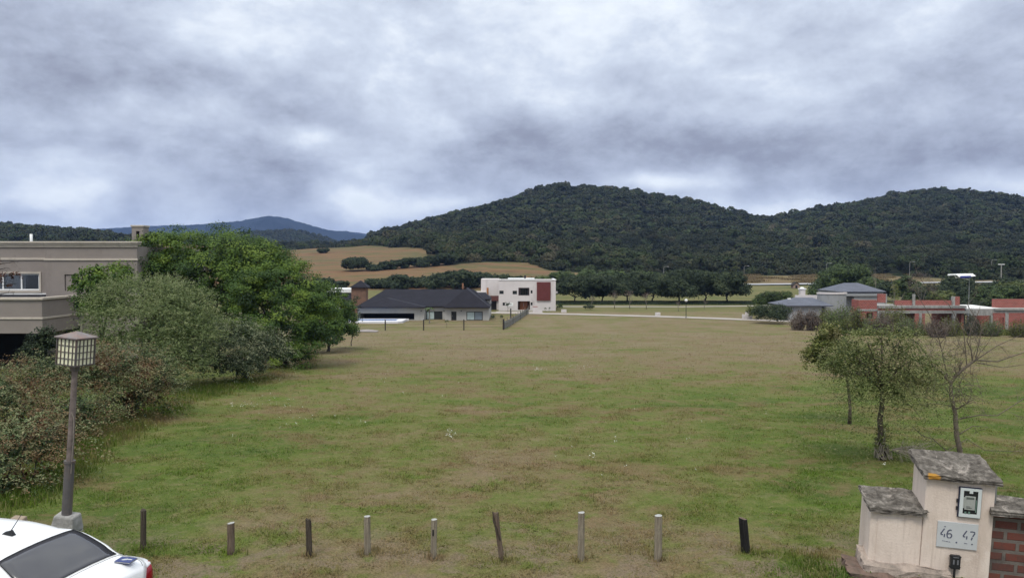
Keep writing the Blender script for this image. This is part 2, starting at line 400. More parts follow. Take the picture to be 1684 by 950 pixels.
# ------------------------------------------------------------------ terrain
def foot_of_wood(px):
    return np.interp(px, [-500, 0, 300, 480, 590, 690, 712, 730, 800, 868, 884, 900, 1100, 1230, 1440, 1500, 1600, 2300],
                     [440, 430, 560, 620, 520, 436, 405, 322, 340, 345, 330, 310, 300, 326, 326, 310, 285, 285])
def make_ground():
    Ys = np.concatenate([np.arange(-40, 6, 4), np.arange(6, 60, .8), np.arange(60, 140, 1.6), np.arange(140, 420, 3.0), np.arange(420, 900, 5.0),
                         np.arange(900, 1700, 40), np.array([1800, 2200, 3000, 4500, 7000, 9000])])
    nx = 301; s = np.linspace(-1, 1, nx); s = np.sign(s)*(.55*np.abs(s)+.45*np.abs(s)**3)
    X = s[None, :]*(70+1.35*np.maximum(Ys, 0))[:, None]; Y = np.repeat(Ys[:, None], nx, 1)
    Z = terr(X, Y)
    V = np.stack([X, Y, Z], -1).reshape(-1, 3); n, k = len(Ys), nx
    i = np.arange((n-1)*(k-1)); r, c = i//(k-1), i % (k-1); a = r*k+c
    Fc = np.stack([a, a+1, a+1+k, a+k], -1)
    o = npmesh('ground', V, Fc, M['turf'], smooth=True); tag(o, kind='structure')
    px = 842+F*V[:, 0]/np.maximum(V[:, 1], 30); y = V[:, 1]
    ft = foot_of_wood(px)
    wood = ((y > ft-4)).astype(float)
    row = 475-F*np.tan(np.arctan2(V[:, 2]-EYE, y)+PITCH)
    field = ((y > 225) & (px < 905) & (wood < .5)).astype(float)
    strip = ((y > 262) & (px >= 905) & (wood < .5)).astype(float)
    green = ((y > 150) & (field < .5) & (wood < .5) & (strip < .5)).astype(float)
    col = np.stack([np.maximum(field, strip*.45), wood, green], -1)
    a = o.data.attributes.new('cover', 'FLOAT_VECTOR', 'POINT'); a.data.foreach_set('vector', col.astype(np.float32).ravel())
    return o
make_ground()

# far hills, each a body of its own with a back slope
def far_hill(name, Yr, ridge, depth, base, mat, seed, amp, back=None):
    pxs = np.arange(ridge[0][0], ridge[-1][0]+.1, 3.0)
    rr = np.interp(pxs, [a for a, b in ridge], [b for a, b in ridge])
    ts = np.concatenate([np.linspace(-1, 0, 46), np.linspace(.08, .8, 10)])
    X = []; Y = []; Z = []
    for t_ in ts:
        y = Yr + (depth*t_ if t_ < 0 else depth*t_)
        x = (pxs-842)/F*Yr*(1+.0*t_)
        top = np.array([zrow(r_, Yr) for r_ in rr])
        k = (1-abs(t_))**1.15 if t_ < 0 else (1-t_)**1.2
        z = base + (top-base)*k
        z = z + amp*fbm2(x, np.full_like(x, y), Yr*.11, seed, 5)*min(1, abs(t_)*5)*(1-abs(t_))
        z = z + amp*.10*fbm2(x, np.full_like(x, y), Yr*.012, seed+9, 4)
        X.append(x); Y.append(np.full_like(x, y)); Z.append(z)
    X, Y, Z = map(np.array, (X, Y, Z)); k = len(pxs); n = len(ts)
    i = np.arange((n-1)*(k-1)); r, c = i//(k-1), i % (k-1); a = r*k+c
    o = npmesh(name, np.stack([X, Y, Z], -1).reshape(-1, 3), np.stack([a, a+1, a+1+k, a+k], -1), mat, smooth=True)
    return tag(o, kind='structure')
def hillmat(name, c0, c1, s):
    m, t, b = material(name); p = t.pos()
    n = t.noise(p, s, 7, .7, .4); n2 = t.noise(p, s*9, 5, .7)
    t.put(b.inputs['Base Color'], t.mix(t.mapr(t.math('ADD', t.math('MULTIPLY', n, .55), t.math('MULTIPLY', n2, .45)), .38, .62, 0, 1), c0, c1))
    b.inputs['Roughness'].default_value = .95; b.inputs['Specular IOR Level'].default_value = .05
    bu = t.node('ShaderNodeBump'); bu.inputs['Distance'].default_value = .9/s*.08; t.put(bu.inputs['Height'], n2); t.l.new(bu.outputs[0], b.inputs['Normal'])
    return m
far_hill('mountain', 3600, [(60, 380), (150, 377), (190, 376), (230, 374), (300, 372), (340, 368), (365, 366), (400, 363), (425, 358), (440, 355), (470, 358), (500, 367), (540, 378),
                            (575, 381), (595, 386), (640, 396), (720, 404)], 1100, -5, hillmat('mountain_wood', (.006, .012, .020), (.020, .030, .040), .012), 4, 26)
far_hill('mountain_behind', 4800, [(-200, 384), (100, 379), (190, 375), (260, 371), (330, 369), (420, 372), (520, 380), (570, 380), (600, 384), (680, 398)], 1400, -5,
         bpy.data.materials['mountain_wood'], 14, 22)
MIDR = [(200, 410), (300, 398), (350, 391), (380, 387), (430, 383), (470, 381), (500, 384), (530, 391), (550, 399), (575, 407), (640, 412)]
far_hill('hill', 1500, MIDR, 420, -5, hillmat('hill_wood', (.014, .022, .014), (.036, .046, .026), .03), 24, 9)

# ------------------------------------------------------------------ foliage builders
def unit(v): return v/np.maximum(np.linalg.norm(v, axis=-1, keepdims=True), 1e-6)
def leaf_quads(P, Nn, size, asp, g):
    """diamond leaves at P facing Nn"""
    a = unit(np.cross(Nn, unit(g.normal(size=P.shape)))); b = np.cross(Nn, a)
    s = np.asarray(size).reshape(-1, 1)*.5
    V = np.stack([P+a*s, P+b*s*asp, P-a*s, P-b*s*asp], 1).reshape(-1, 3)
    Fc = np.arange(len(V)).reshape(-1, 4); return V, Fc
def clump_points(blobs, dens, g, zmin=-.45, depth=(.80, 1.02), gap=.0):
    """centres of leaf clumps near the outside of a set of ellipsoids"""
    B = np.array([b[:6] for b in blobs], float); out = []; dirs = []; tn = []
    for i, b in enumerate(B):
        area = 4*math.pi*((b[3]*b[4])**1.6/3+(b[3]*b[5])**1.6/3+(b[4]*b[5])**1.6/3)**(1/1.6)
        n = max(6, int(area*dens)); d = unit(g.normal(size=(n*2, 3))); d = d[d[:, 2] > zmin][:n]
        p = b[:3]+b[3:6]*d*g.uniform(depth[0], depth[1], (len(d), 1)); ok = np.ones(len(p), bool)
        for j, c in enumerate(B):
            if j != i: ok &= (np.sum(((p-c[:3])/c[3:6])**2, 1) > .62)
        if gap: ok &= g.uniform(size=len(p)) > gap
        out.append(p[ok]); dirs.append(unit(d[ok]/b[3:6])); tn.append(np.full(ok.sum(), blobs[i][6] if len(blobs[i]) > 6 else 0.0))
    return np.concatenate(out), np.concatenate(dirs), np.concatenate(tn)
def crown_np(blobs, dens, per, leaf, rc, g, asp=.5, flat=.75, up=.45, tint=.5, tv=.16, inner=.14, zmin=-.45, gap=0., depth=(.80, 1.02), nn=.55, lv=.08):
    c, d, tb = clump_points(blobs, dens, g, zmin, depth, gap); n = len(c)
    ct = tint+tb+g.normal(0, tv, n)
    o = g.normal(size=(n, per, 3)); o = unit(o)*g.uniform(0, 1, (n, per, 1))**.45
    o[..., 2] *= flat; rr = rc*g.uniform(.6, 1.35, (n, 1, 1))
    Pp = c[:, None]+o*rr
    Nn = unit(o*.9+d[:, None]*.5+np.array([0, 0, up])+g.normal(0, nn, (n, per, 3)))
    tt = np.repeat(ct[:, None], per, 1)+g.normal(0, lv, (n, per))
    Pp = Pp.reshape(-1, 3); Nn = Nn.reshape(-1, 3); tt = tt.ravel()
    if inner:
        m = int(len(Pp)*inner); k = g.integers(0, len(Pp), m)
        cen = np.repeat(d, per, 0)[k]
        Pi = Pp[k]-cen*g.uniform(rc*.8, rc*3, (m, 1)); Pp = np.concatenate([Pp, Pi]); Nn = np.concatenate([Nn, unit(cen+g.normal(0, .4, (m, 3)))]); tt = np.concatenate([tt, tt[k]])
        sz = leaf*g.uniform(.7, 1.3, len(Pp)); sz[-m:] *= 2.2
    else: sz = leaf*g.uniform(.7, 1.3, len(Pp))
    V, Fc = leaf_quads(Pp, Nn, sz, asp, g)
    return V, Fc, tt
def spray_np(blobs, dens, g, length=.7, nl=14, leaf=.07, asp=.5, droop=.5, tint=.5, tv=.18, zmin=-.5, rise=.25, twig=True, depth=(.70, .98), wig=.12, gap=0):
    """arching twigs clothed in leaves"""
    c, d, tb = clump_points(blobs, dens, g, zmin, depth, gap); n = len(c)
    dd = unit(d+g.normal(0, .45, d.shape)+np.array([0, 0, rise])); L = length*g.uniform(.55, 1.35, n)
    side = unit(np.cross(dd, np.array([0, 0, 1.])+g.normal(0, .2, dd.shape)))
    s = np.linspace(.05, 1, nl)[None, :, None]
    bend = g.normal(0, wig, (n, 1, 1))
    Pp = c[:, None]+dd[:, None]*s*L[:, None, None]+np.array([0, 0, -1.])*droop*(s**2)*L[:, None, None]+side[:, None]*bend*s**2*L[:, None, None]
    alt = np.where(np.arange(nl) % 2 == 0, 1, -1)[None, :, None]
    Pl = Pp+side[:, None]*alt*leaf*.4+g.normal(0, leaf*.3, Pp.shape)
    Nn = unit(np.array([0, 0, .9])+dd[:, None]*.3+g.normal(0, .55, Pp.shape))
    tt = (tint+tb+g.normal(0, tv, n))[:, None]+g.normal(0, .09, (n, nl))+s[..., 0]*.18
    V, Fc = leaf_quads(Pl.reshape(-1, 3), Nn.reshape(-1, 3), leaf*g.uniform(.7, 1.3, n*nl), asp, g)
    tt = tt.ravel()
    return V, Fc, tt
def join(parts):
    V = []; Fc = []; T = []; o = 0
    for v, f, t_ in parts: V.append(v); Fc.append(f+o); T.append(t_); o += len(v)
    return np.concatenate(V), np.concatenate(Fc), np.concatenate(T)
def trunk_mb(base, r0, tips, g, lift=.35, n=7, fork=None, wob=.12):
    """one stem that divides towards the given tips (all in local coordinates)"""
    mb = MB(); base = Vector(base); tips = [Vector(t_) for t_ in tips]
    cen = sum(tips, Vector())/len(tips); fk = fork if fork is not None else base.lerp(cen, lift)
    fk = Vector(fk); H = (fk-base).length
    pts = [base+Vector((0, 0, -.15))]+[base.lerp(fk, k/4)+Vector((g.normal(0, wob*.3), g.normal(0, wob*.3), 0))*(k > 0) for k in range(5)]
    mb.tube(pts, [r0*1.35, r0*1.15, r0*.95, r0*.9, r0*.85, r0*.8], n)
    for t_ in tips:
        rr = r0*g.uniform(.38, .6); q = [pts[-1]]
        mid = fk.lerp(t_, .5)+Vector((g.normal(0, wob), g.normal(0, wob), g.uniform(0, .12)*(t_-fk).length))
        for k in range(1, 7):
            s = k/6; a = fk.lerp(mid, s); b = mid.lerp(t_, s); q.append(a.lerp(b, s)+Vector((g.normal(0, wob*.15), g.normal(0, wob*.15), 0)))
        mb.tube(q, [rr*(1-.8*k/6) for k in range(7)], max(4, n-2))
        for k in (3, 4, 5):
            d = Vector(g.normal(0, 1, 3)); d.z = abs(d.z)*.5; d = d.normalized()*(t_-fk).length*.3
            mb.tube([q[k], q[k]+d*.5, q[k]+d], [rr*.35, rr*.22, rr*.06], 4)
    return mb
def plant(name, label, cat, base, crown, leafm, trunk=None, barkm=None, group=None, leafname='crown', trunkname='trunk'):
    r = empty(name, base, 0, label, cat, group)
    V, Fc, T = crown
    npmesh(leafname, V, Fc, leafm, r, T)
    if trunk: trunk.build(trunkname, barkm or M['bark'], r, smooth=True)
    return r

# leaf colours of the kinds in view
L = {}
L['bright'] = leafmat('leaf_bright', [(.1, (.010, .026, .007)), (.38, (.034, .072, .014)), (.62, (.080, .140, .020)), (.9, (.150, .215, .030))], .28, patch=.45)
L['grey'] = leafmat('leaf_grey_green', [(.1, (.040, .062, .020)), (.42, (.098, .135, .045)), (.68, (.155, .195, .075)), (.95, (.23, .25, .12))], .28, patch=.6)
L['silver'] = leafmat('leaf_silver', [(.1, (.022, .036, .014)), (.5, (.070, .092, .040)), (.8, (.16, .18, .10)), (.95, (.27, .28, .17))], .15, patch=1.2)
L['cotoneaster'] = leafmat('leaf_cotoneaster', [(.1, (.018, .030, .010)), (.4, (.048, .078, .025)), (.7, (.110, .142, .055)), (.95, (.22, .225, .115))], .15, patch=1.3, other=((.17, .075, .038), 1.0, .46, .7))
L['hill'] = leafmat('leaf_hill', [(0, (.012, .018, .012)), (.3, (.023, .032, .017)), (.5, (.043, .047, .024)), (.64, (.032, .052, .019)), (.80, (.058, .072, .027)), (1, (.105, .092, .060))], .05, patch=.03, rough=.9, other=((.075, .060, .036), .05, .56, .40))
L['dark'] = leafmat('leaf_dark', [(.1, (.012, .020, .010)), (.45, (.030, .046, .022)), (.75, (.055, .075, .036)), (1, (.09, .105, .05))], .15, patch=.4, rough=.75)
L['mid'] = leafmat('leaf_mid', [(.1, (.018, .030, .010)), (.45, (.048, .075, .022)), (.75, (.085, .125, .035)), (1, (.15, .18, .05))], .2, patch=.4)
L['yellow'] = leafmat('leaf_yellow_green', [(.1, (.04, .055, .015)), (.5, (.10, .125, .035)), (1, (.20, .20, .07))], .2, patch=.6)
L['dry'] = leafmat('leaf_dry', [(.1, (.05, .035, .03)), (.5, (.12, .085, .07)), (1, (.20, .155, .12))], .15, patch=1)
L['weeping'] = leafmat('leaf_weeping', [(.1, (.034, .048, .010)), (.45, (.095, .118, .026)), (.75, (.165, .180, .050)), (1, (.26, .25, .10))], .3, patch=1.0, other=((.17, .135, .075), .9, .56, .5))

L['droop'] = leafmat('leaf_drooping', [(.1, (.030, .046, .014)), (.42, (.080, .108, .030)), (.72, (.145, .170, .055)), (1, (.25, .25, .11))], .3, patch=1.4, other=((.17, .135, .07), 1.2, .56, .5))

# ------------------------------------------------------------------ woodland on the hills (uncountable)
def woodland():
    g = np.random.default_rng(11); tmpl = []
    for k in range(8):
        nb = g.integers(4, 7); bl = []
        for j in range(nb):
            a = g.uniform(0, 6.28); r_ = g.uniform(0, .5)
            bl.append((r_*math.cos(a), r_*math.sin(a), g.uniform(.35, .66)-r_*.3, g.uniform(.42, .66), g.uniform(.42, .66), g.uniform(.26, .36), g.normal(0, .03)))
        near = crown_np(bl, 17, 13, .125, .115, g, asp=.8, tint=0, tv=.05, inner=.0, zmin=-.35, nn=.42, lv=.035, up=.8)
        far = crown_np(bl, 7.5, 7, .26, .12, g, asp=.85, tint=0, tv=.045, inner=.0, zmin=-.2, nn=.20, lv=.03)
        tmpl.append((near, far))
    pts = []
    for Y0 in np.arange(268, 880, 1.0): pass
    y = 270.0
    while y < 905:
        sp = 5.3 if y < 520 else 5.7
        xs = np.arange(-.80*y-60, .80*y+60, sp); xs = xs+g.uniform(-.45, .45, len(xs))*sp; ys = y+g.uniform(-.5, .5, len(xs))*sp
        px = 842+F*xs/ys; k = (ys > foot_of_wood(px)+g.uniform(-3, 3, len(xs))) & (px > -60) & (px < 1780)
        pts.append(np.stack([xs[k], ys[k]], 1)); y += sp*1.0
    P_ = np.concatenate(pts)
    z = terr(P_[:, 0], P_[:, 1])
    # leave out what stands behind the crest and cannot be seen
    row = 475-F*np.tan(np.arctan2(z+6-EYE, P_[:, 1])+PITCH); px = 842+F*P_[:, 0]/P_[:, 1]
    order = np.argsort(P_[:, 1]); hor = np.full(2400, 999.0); keep = np.zeros(len(P_), bool)
    for i in order:
        a = int(px[i])+200
        if row[i] < hor[a-2:a+3].min()+7: keep[i] = True
        if row[i]+5 < hor[a]: hor[a-1:a+2] = np.minimum(hor[a-1:a+2], row[i]+5)
    P_ = P_[keep]; z = z[keep]; px = px[keep]
    tone = .47+.16*fbm2(P_[:, 0], P_[:, 1], 170, 31, 3)+g.normal(0, .17, len(P_))
    tone = np.clip(tone, .04, .92); ft_ = foot_of_wood(px)
    # greener low on the slope next to the fields
    low = np.clip((470-P_[:, 1])/120, 0, 1)*np.clip((1010-px)/140, 0, 1)*np.clip((px-640)/60, 0, 1); tone += low*.22
    Vs = []; Fs = []; Ts = []; o = 0
    for i in range(len(P_)):
        x, y = P_[i]; v, f, t_ = tmpl[g.integers(0, 8)][0 if y < 520 else 1]
        s = g.choice([2.9, 3.7, 4.5, 5.6])*g.uniform(.85, 1.12)*(1.12 if y > 700 else 1)*(.8 if y < 330 else 1)*(1.25 if g.uniform() < .12 else 1)*(.62 if 280 < px[i] < 610 else 1); h = s*g.uniform(.95, 1.35)*(1.2 if y < 560 and ft_[i] > y-14 else 1); a = g.uniform(0, 6.28); c, sn = math.cos(a), math.sin(a)
        vv = np.empty_like(v); vv[:, 0] = (v[:, 0]*c-v[:, 1]*sn)*s+x; vv[:, 1] = (v[:, 0]*sn+v[:, 1]*c)*s+y; vv[:, 2] = v[:, 2]*h+z[i]+(g.uniform(-.6, 3.2) if y > ft_[i]+10 else g.uniform(-2.2, -1.0))
        Vs.append(vv.astype(np.float32)); Fs.append((f+o).astype(np.int32)); Ts.append(t_+tone[i]); o += len(v)
    print('WOOD trees', len(P_), 'quads', sum(len(f) for f in Fs))
    ob = npmesh('woodland', np.concatenate(Vs), np.concatenate(Fs), L['hill'], None, np.concatenate(Ts))
    tag(ob, 'dense dark green wood covering the two round hills', 'woodland', kind='stuff')
    # the lower hill farther back
    pts = []
    for y in np.arange(1120, 1515, 9.0):
        xs = np.arange(-.46*y, -.12*y, 9.0); pts.append(np.stack([xs+g.uniform(-4, 4, len(xs)), y+g.uniform(-4, 4, len(xs))], 1))
    P_ = np.concatenate(pts); px = 842+F*P_[:, 0]/1500.
    rr = np.interp(px, [a for a, b in MIDR], [b for a, b in MIDR]); k = (1-np.abs((P_[:, 1]-1500)/420))
    top = np.array([zrow(r_, 1500) for r_ in rr]); z = -5+(top+5)*np.clip(k, 0, 1)**1.15
    Vs = []; Fs = []; Ts = []; o = 0
    for i in range(len(P_)):
        v, f, t_ = tmpl[g.integers(0, 8)][1]; s = g.uniform(6, 9); m = g.uniform(size=len(f)) < .4; f = f[m]
        V4 = v.reshape(-1, 4, 3)[m].reshape(-1, 3)
        vv = V4*np.array([s, s, s*1.3])+np.array([P_[i, 0], P_[i, 1], z[i]-2]); n = len(V4)//4
        Vs.append(vv.astype(np.float32)); Fs.append(np.arange(n*4, dtype=np.int32).reshape(-1, 4)+o); Ts.append(t_[m]+.42+g.normal(0, .15)); o += len(V4)
    ob = npmesh('woodland', np.concatenate(Vs), np.concatenate(Fs), L['hill'], None, np.concatenate(Ts))
    tag(ob, 'bluish green wood on the low hill before the blue mountain', 'woodland', kind='stuff')
woodland()

# ------------------------------------------------------------------ trees one can tell apart, in the valley
def valley_tree(px, Y, wpx, toprow, style, label, cat='tree', group=None, seed=0, name='tree', leaf=None, baserow=None, trunk=True, low=None):
    """a broad crowned tree: width in pixels of the photograph, top at a row, foot on the terrain"""
    g = np.random.default_rng(seed+100); u, _ = ray_t(px, 500); x = u*Y; z = gz(x, Y)
    H = max(1.8, zrow(toprow, Y)-z); Wd = wpx/F*Y; r = Wd/2; low = (.34 if trunk else .05) if low is None else low
    bl = []; nb = 9 if wpx > 40 else 6
    bl.append((0, 0, H*(low+1)/2, r*.62, r*.62, H*(1-low)*.48, 0))
    for j in range(nb):
        a = 6.28*j/nb+g.uniform(-.3, .3); q = g.uniform(.45, .66)*r; rr = g.uniform(.30, .44)*r
        zc = H*g.uniform(low+.16, .80); bl.append((q*math.cos(a), q*math.sin(a), zc, rr, rr, min(rr*.75, (H-zc)*.95, (zc-H*low)*1.1+.1), g.normal(0, .08)))
    px_m = F/Y*1024/1684; lf = max(.16, min(.5, 1.5/px_m))
    dens = 2.6 if Wd < 10 else 1.9
    cr = crown_np(bl, dens*(1.5 if Wd < 5 else .75), 24, lf, max(.30, r*.14), g, asp=.7, tint=.48, tv=.17, inner=.08, zmin=-.7, depth=(.74, 1.08), nn=.36)
    tm = None
    if trunk:
        tips = [(b[0]*.9, b[1]*.9, b[2]-.1*H) for b in bl[1:]][:6]
        tm = trunk_mb((0, 0, 0), max(.10, H*.028), tips, g, lift=.30, fork=(g.normal(0, .2), g.normal(0, .2), H*.20), n=6, wob=H*.03)
    return plant(name, label, cat, (x, Y, z), cr, L[leaf or style], tm, M['bark_dark'], group)
# the row of flat-crowned trees right of the white house
row = [(945, 183, 74, 452), (990, 186, 66, 452), (1032, 184, 70, 446), (1072, 187, 74, 450), (1118, 183, 92, 443), (1160, 188, 62, 446), (1196, 182, 78, 444)]
labs = ['broad dark tree just right of the white house, first of the valley row', 'dark low-crowned tree behind bare saplings, second from the white house in the row',
        'dark tree with a domed crown, third from the white house in the valley row', 'dark tree in the middle of the flat-topped row beyond the road', 'widest and tallest dark flat-crowned tree of the valley row, with its forked trunk showing',
        'narrow dark tree squeezed between the widest tree and the end tree of the valley row', 'spreading dark tree at the open right end of the valley row, drooping right side']
for i, (q, lb) in enumerate(zip(row, labs)): valley_tree(*q, 'dark', lb, group='dark spreading trees in a row beyond the road', seed=i, name='spreading_tree', low=.18)
# a paler belt behind that row
for i, (px, Y, wd, tp, lb) in enumerate([(930, 232, 60, 447, 'pale green tree looking over the white house roof at its right end'), (968, 236, 56, 444, 'light green round tree behind the first trees of the valley row'),
                               (1008, 240, 56, 446, 'mid green tree showing above the gap left of the middle of the valley row'), (890, 230, 60, 455, 'low green tree hidden behind the white house roof'),
                               (1062, 238, 60, 446, 'green tree behind the middle of the valley row'), (1150, 240, 80, 447, 'green tree behind the widest tree of the valley row')]):
    valley_tree(px, Y, wd, tp, 'mid', lb, seed=40+i, group='trees behind the valley row', trunk=False, name='bushy_tree')
# tree line below the fields, behind the bungalow
for i, (px, tp, wd) in enumerate([(505, 462, 40), (532, 458, 42), (560, 462, 34), (622, 459, 46), (652, 452, 50), (684, 456, 42), (712, 452, 46), (738, 446, 46), (762, 444, 44), (786, 448, 50), (815, 452, 44), (846, 455, 44)]):
    side = ['leftmost in the tree line behind the bungalow, peeking over the hedge', 'second from the left in the tree line behind the bungalow', 'low dark tree left of the brick chimney tower', 'dark tree just right of the brick chimney tower', 'rounded dark tree above the left part of the bungalow ridge',
            'dark tree above the middle left of the bungalow ridge', 'dark tree above the middle of the bungalow ridge', 'taller dark tree above the right part of the bungalow ridge', 'tall dark tree above the front gable of the bungalow', 'dark tree touching the left end of the white house roof',
            'low dark tree behind the middle of the white house', 'low dark tree behind the chimney of the white house'][i]
    valley_tree(px, 226+(i*7) % 13, wd, tp, 'dark', side, seed=60+i, group='dark trees in a line below the dry fields', trunk=False, name='bushy_tree')
# hedgerow between the two dry fields
for i, (px, Y, tp, wd) in enumerate([(585, 304, 423, 46), (614, 303, 435, 34), (636, 307, 430, 34), (657, 311, 427, 32), (675, 314, 424, 32), (693, 316, 424, 34), (711, 319, 420, 36), (732, 323, 417, 40)]):
    lb = ['dark round bush standing at the left end of the strip between the dry fields', 'low bush next to the round bush at the left end of the field strip', 'third bush from the left in the strip between the dry fields', 'bush left of the middle of the strip between the dry fields', 'bush in the middle of the strip between the dry fields',
          'bush right of the middle of the strip between the dry fields', 'bigger bush where the field strip nears the wood', 'bush joining the field strip to the wooded hill'][i]
    valley_tree(px, Y, wd, tp, 'dark', lb, cat='bush', seed=90+i, group='bushes between the two dry fields', trunk=False, name='field_bush')
valley_tree(532, 425, 22, 409, 'dark', 'small lone dark bush on the far edge of the upper dry field', cat='bush', seed=120, trunk=False, name='field_bush')
# right side: big tree and the trees behind the unfinished brick house
valley_tree(1378, 205, 100, 436, 'mid', 'big bright green dome-shaped tree behind the grey slate roofs', seed=130, trunk=False, name='broad_tree', low=.0)
valley_tree(1428, 198, 60, 455, 'mid', 'green tree on the right flank of the big dome-shaped tree', seed=131, trunk=False, name='broad_tree', low=0.)
for i, (px, Y, wd, tp, st, lb) in enumerate([
    (1455, 190, 56, 462, 'dark', 'dark tree behind the right end of the higher slate roof'), (1490, 186, 50, 452, 'mid', 'bright green tree with a rounded top left of the pale dry shrub'),
    (1532, 178, 60, 468, 'dark', 'dark green tree behind the middle of the brick parapet'), (1545, 165, 44, 478, 'yellow', 'yellow green low tree above the long brick parapet'),
    (1568, 190, 62, 455, 'dark', 'dark tree right behind the solar panel street lamp'), (1608, 182, 60, 466, 'dark', 'dark tree right of the solar panel street lamp'),
    (1640, 170, 66, 470, 'mid', 'green tree above the right end of the white flat slab'), (1672, 174, 60, 462, 'yellow', 'bright yellow green tree at the right edge above the brick house'),
    (1620, 160, 50, 482, 'mid', 'low green tree just above the white flat slab'), (1590, 158, 50, 488, 'dark', 'low dark tree between the concrete column and the white slab'),
    (1700, 182, 70, 458, 'mid', 'green tree cut by the right edge of the picture above the brick house'), (1655, 215, 60, 456, 'dark', 'farther dark tree between the two bright trees at the right edge')]):
    valley_tree(px, Y, wd, tp, st, lb, seed=140+i, trunk=False, name='bushy_tree', group='trees behind the brick house', low=0.)

# ------------------------------------------------------------------ the planted edge at the left
def blob_at(px, py, Y, rx, ry=None, rz=None, o=None, t_=0):
    p = at(px, py, Y)-(o or Vector()); return (p.x, p.y, p.z, rx, ry or rx, rz or rx, t_)
def base_at(px, Y):
    u, _ = ray_t(px, 600); return Vector((u*Y, Y, gz(u*Y, Y)))
m_ = F   # px per metre at 1 m
def pxm(p, Y): return p*Y/F
g = np.random.default_rng(5)
# bright green trees
o = base_at(345, 55)
bl = [blob_at(330, 425, 55, 4.2, 3.6, 2.2, o), blob_at(280, 420, 54, 2.6, 2.6, 1.5, o, .05), blob_at(385, 432, 53, 3.2, 3, 2.1, o, .03), blob_at(225, 440, 52, 1.8, 2, 1.2, o), blob_at(425, 450, 52, 2.4, 2.6, 2.0, o),
      blob_at(340, 480, 55, 5.2, 4.6, 3.4, o, -.05), blob_at(330, 402, 55, 2.6, 2.2, .9, o, .12), blob_at(400, 412, 54, 2.0, 1.8, .8, o, .12), blob_at(270, 402, 54, 1.7, 1.8, .8, o, .1), blob_at(345, 540, 55, 5.4, 4.6, 3.6, o, -.1)]
plant('leafy_tree', 'tall bright green tree with a wide dome crown beside the beige house', 'tree', o, crown_np(bl, .95, 150, .155, .72, g, tint=.52, tv=.23, inner=.10, up=.6, flat=.55, depth=(.66, 1.12), nn=.36),
      L['bright'], trunk_mb((0, 0, 0), .28, [(b[0], b[1], b[2]) for b in bl[:6]], g, lift=.3, n=8), M['bark_dark'])
o = base_at(470, 50)
bl = [blob_at(455, 480, 50, 2.6, 2.6, 2.2, o, .03), blob_at(500, 505, 50, 2.3, 2.3, 2.1, o), blob_at(440, 530, 48, 2.6, 2.4, 2.2, o, -.02), blob_at(490, 555, 49, 2.5, 2.3, 1.9, o, -.05), blob_at(420, 490, 48, 1.8, 1.8, 1.6, o, .05),
      blob_at(460, 580, 48, 2.3, 2.1, 1.4, o, -.1), blob_at(470, 445, 51, 1.4, 1.4, 1.1, o, .12)]
plant('leafy_tree', 'bright green bushy tree reaching the ground on the lawn side of the tall dome-shaped tree', 'tree', o, crown_np(bl, 1.25, 130, .14, .60, g, tint=.50, tv=.23, inner=.10, up=.6, flat=.55, depth=(.64, 1.12), nn=.36),
      L['bright'], trunk_mb((0, 0, 0), .2, [(b[0], b[1], b[2]) for b in bl[:5]], g, lift=.2, n=7), M['bark_dark'])
o = base_at(540, 66)
bl = [blob_at(530, 505, 66, 2.2, 2.4, 1.9, o, .02), blob_at(555, 520, 68, 1.7, 2.2, 1.6, o), blob_at(525, 545, 64, 2.2, 2.2, 1.7, o, -.05), blob_at(565, 540, 72, 1.2, 1.8, 1.4, o, -.04), blob_at(500, 490, 66, 1.6, 1.6, 1.4, o, .06)]
plant('leafy_tree', 'rounded green bush-like tree at the far end of the planted edge, next to the bungalow', 'tree', o, crown_np(bl, 1.4, 70, .20, .55, g, tint=.48, tv=.15, inner=.1, flat=.6, depth=(.68, 1.10), nn=.42),
      L['bright'], trunk_mb((0, 0, 0), .15, [(b[0], b[1], b[2]) for b in bl[:4]], g, lift=.2, n=6), M['bark_dark'])
o = base_at(578, 76)
bl = [blob_at(578, 515, 76, .8, 1.0, 1.6, o), blob_at(584, 500, 77, .5, .6, .9, o, .1)]
plant('thin_shrub', 'thin dark open shrub in front of the left end of the bungalow', 'shrub', o, crown_np(bl, 3.5, 14, .14, .3, g, tint=.3, inner=0, gap=.2), L['dark'], trunk_mb((0, 0, 0), .05, [(b[0], b[1], b[2]) for b in bl], g), M['bark_dark'])
o = base_at(165, 44)
bl = [blob_at(160, 468, 44, 1.3, 1.4, 1.0, o, .02), blob_at(185, 462, 44, 1.3, 1.3, .9, o, .1), blob_at(165, 500, 44, 1.3, 1.4, 1.4, o)]
plant('leafy_tree', 'small bright green crown against the wall of the beige house, left of the tall tree', 'tree', o, crown_np(bl, 3.6, 30, .18, .36, g, tint=.5, tv=.15),
      L['bright'], trunk_mb((0, 0, 0), .12, [(b[0], b[1], b[2]) for b in bl], g, n=6), M['bark_dark'])
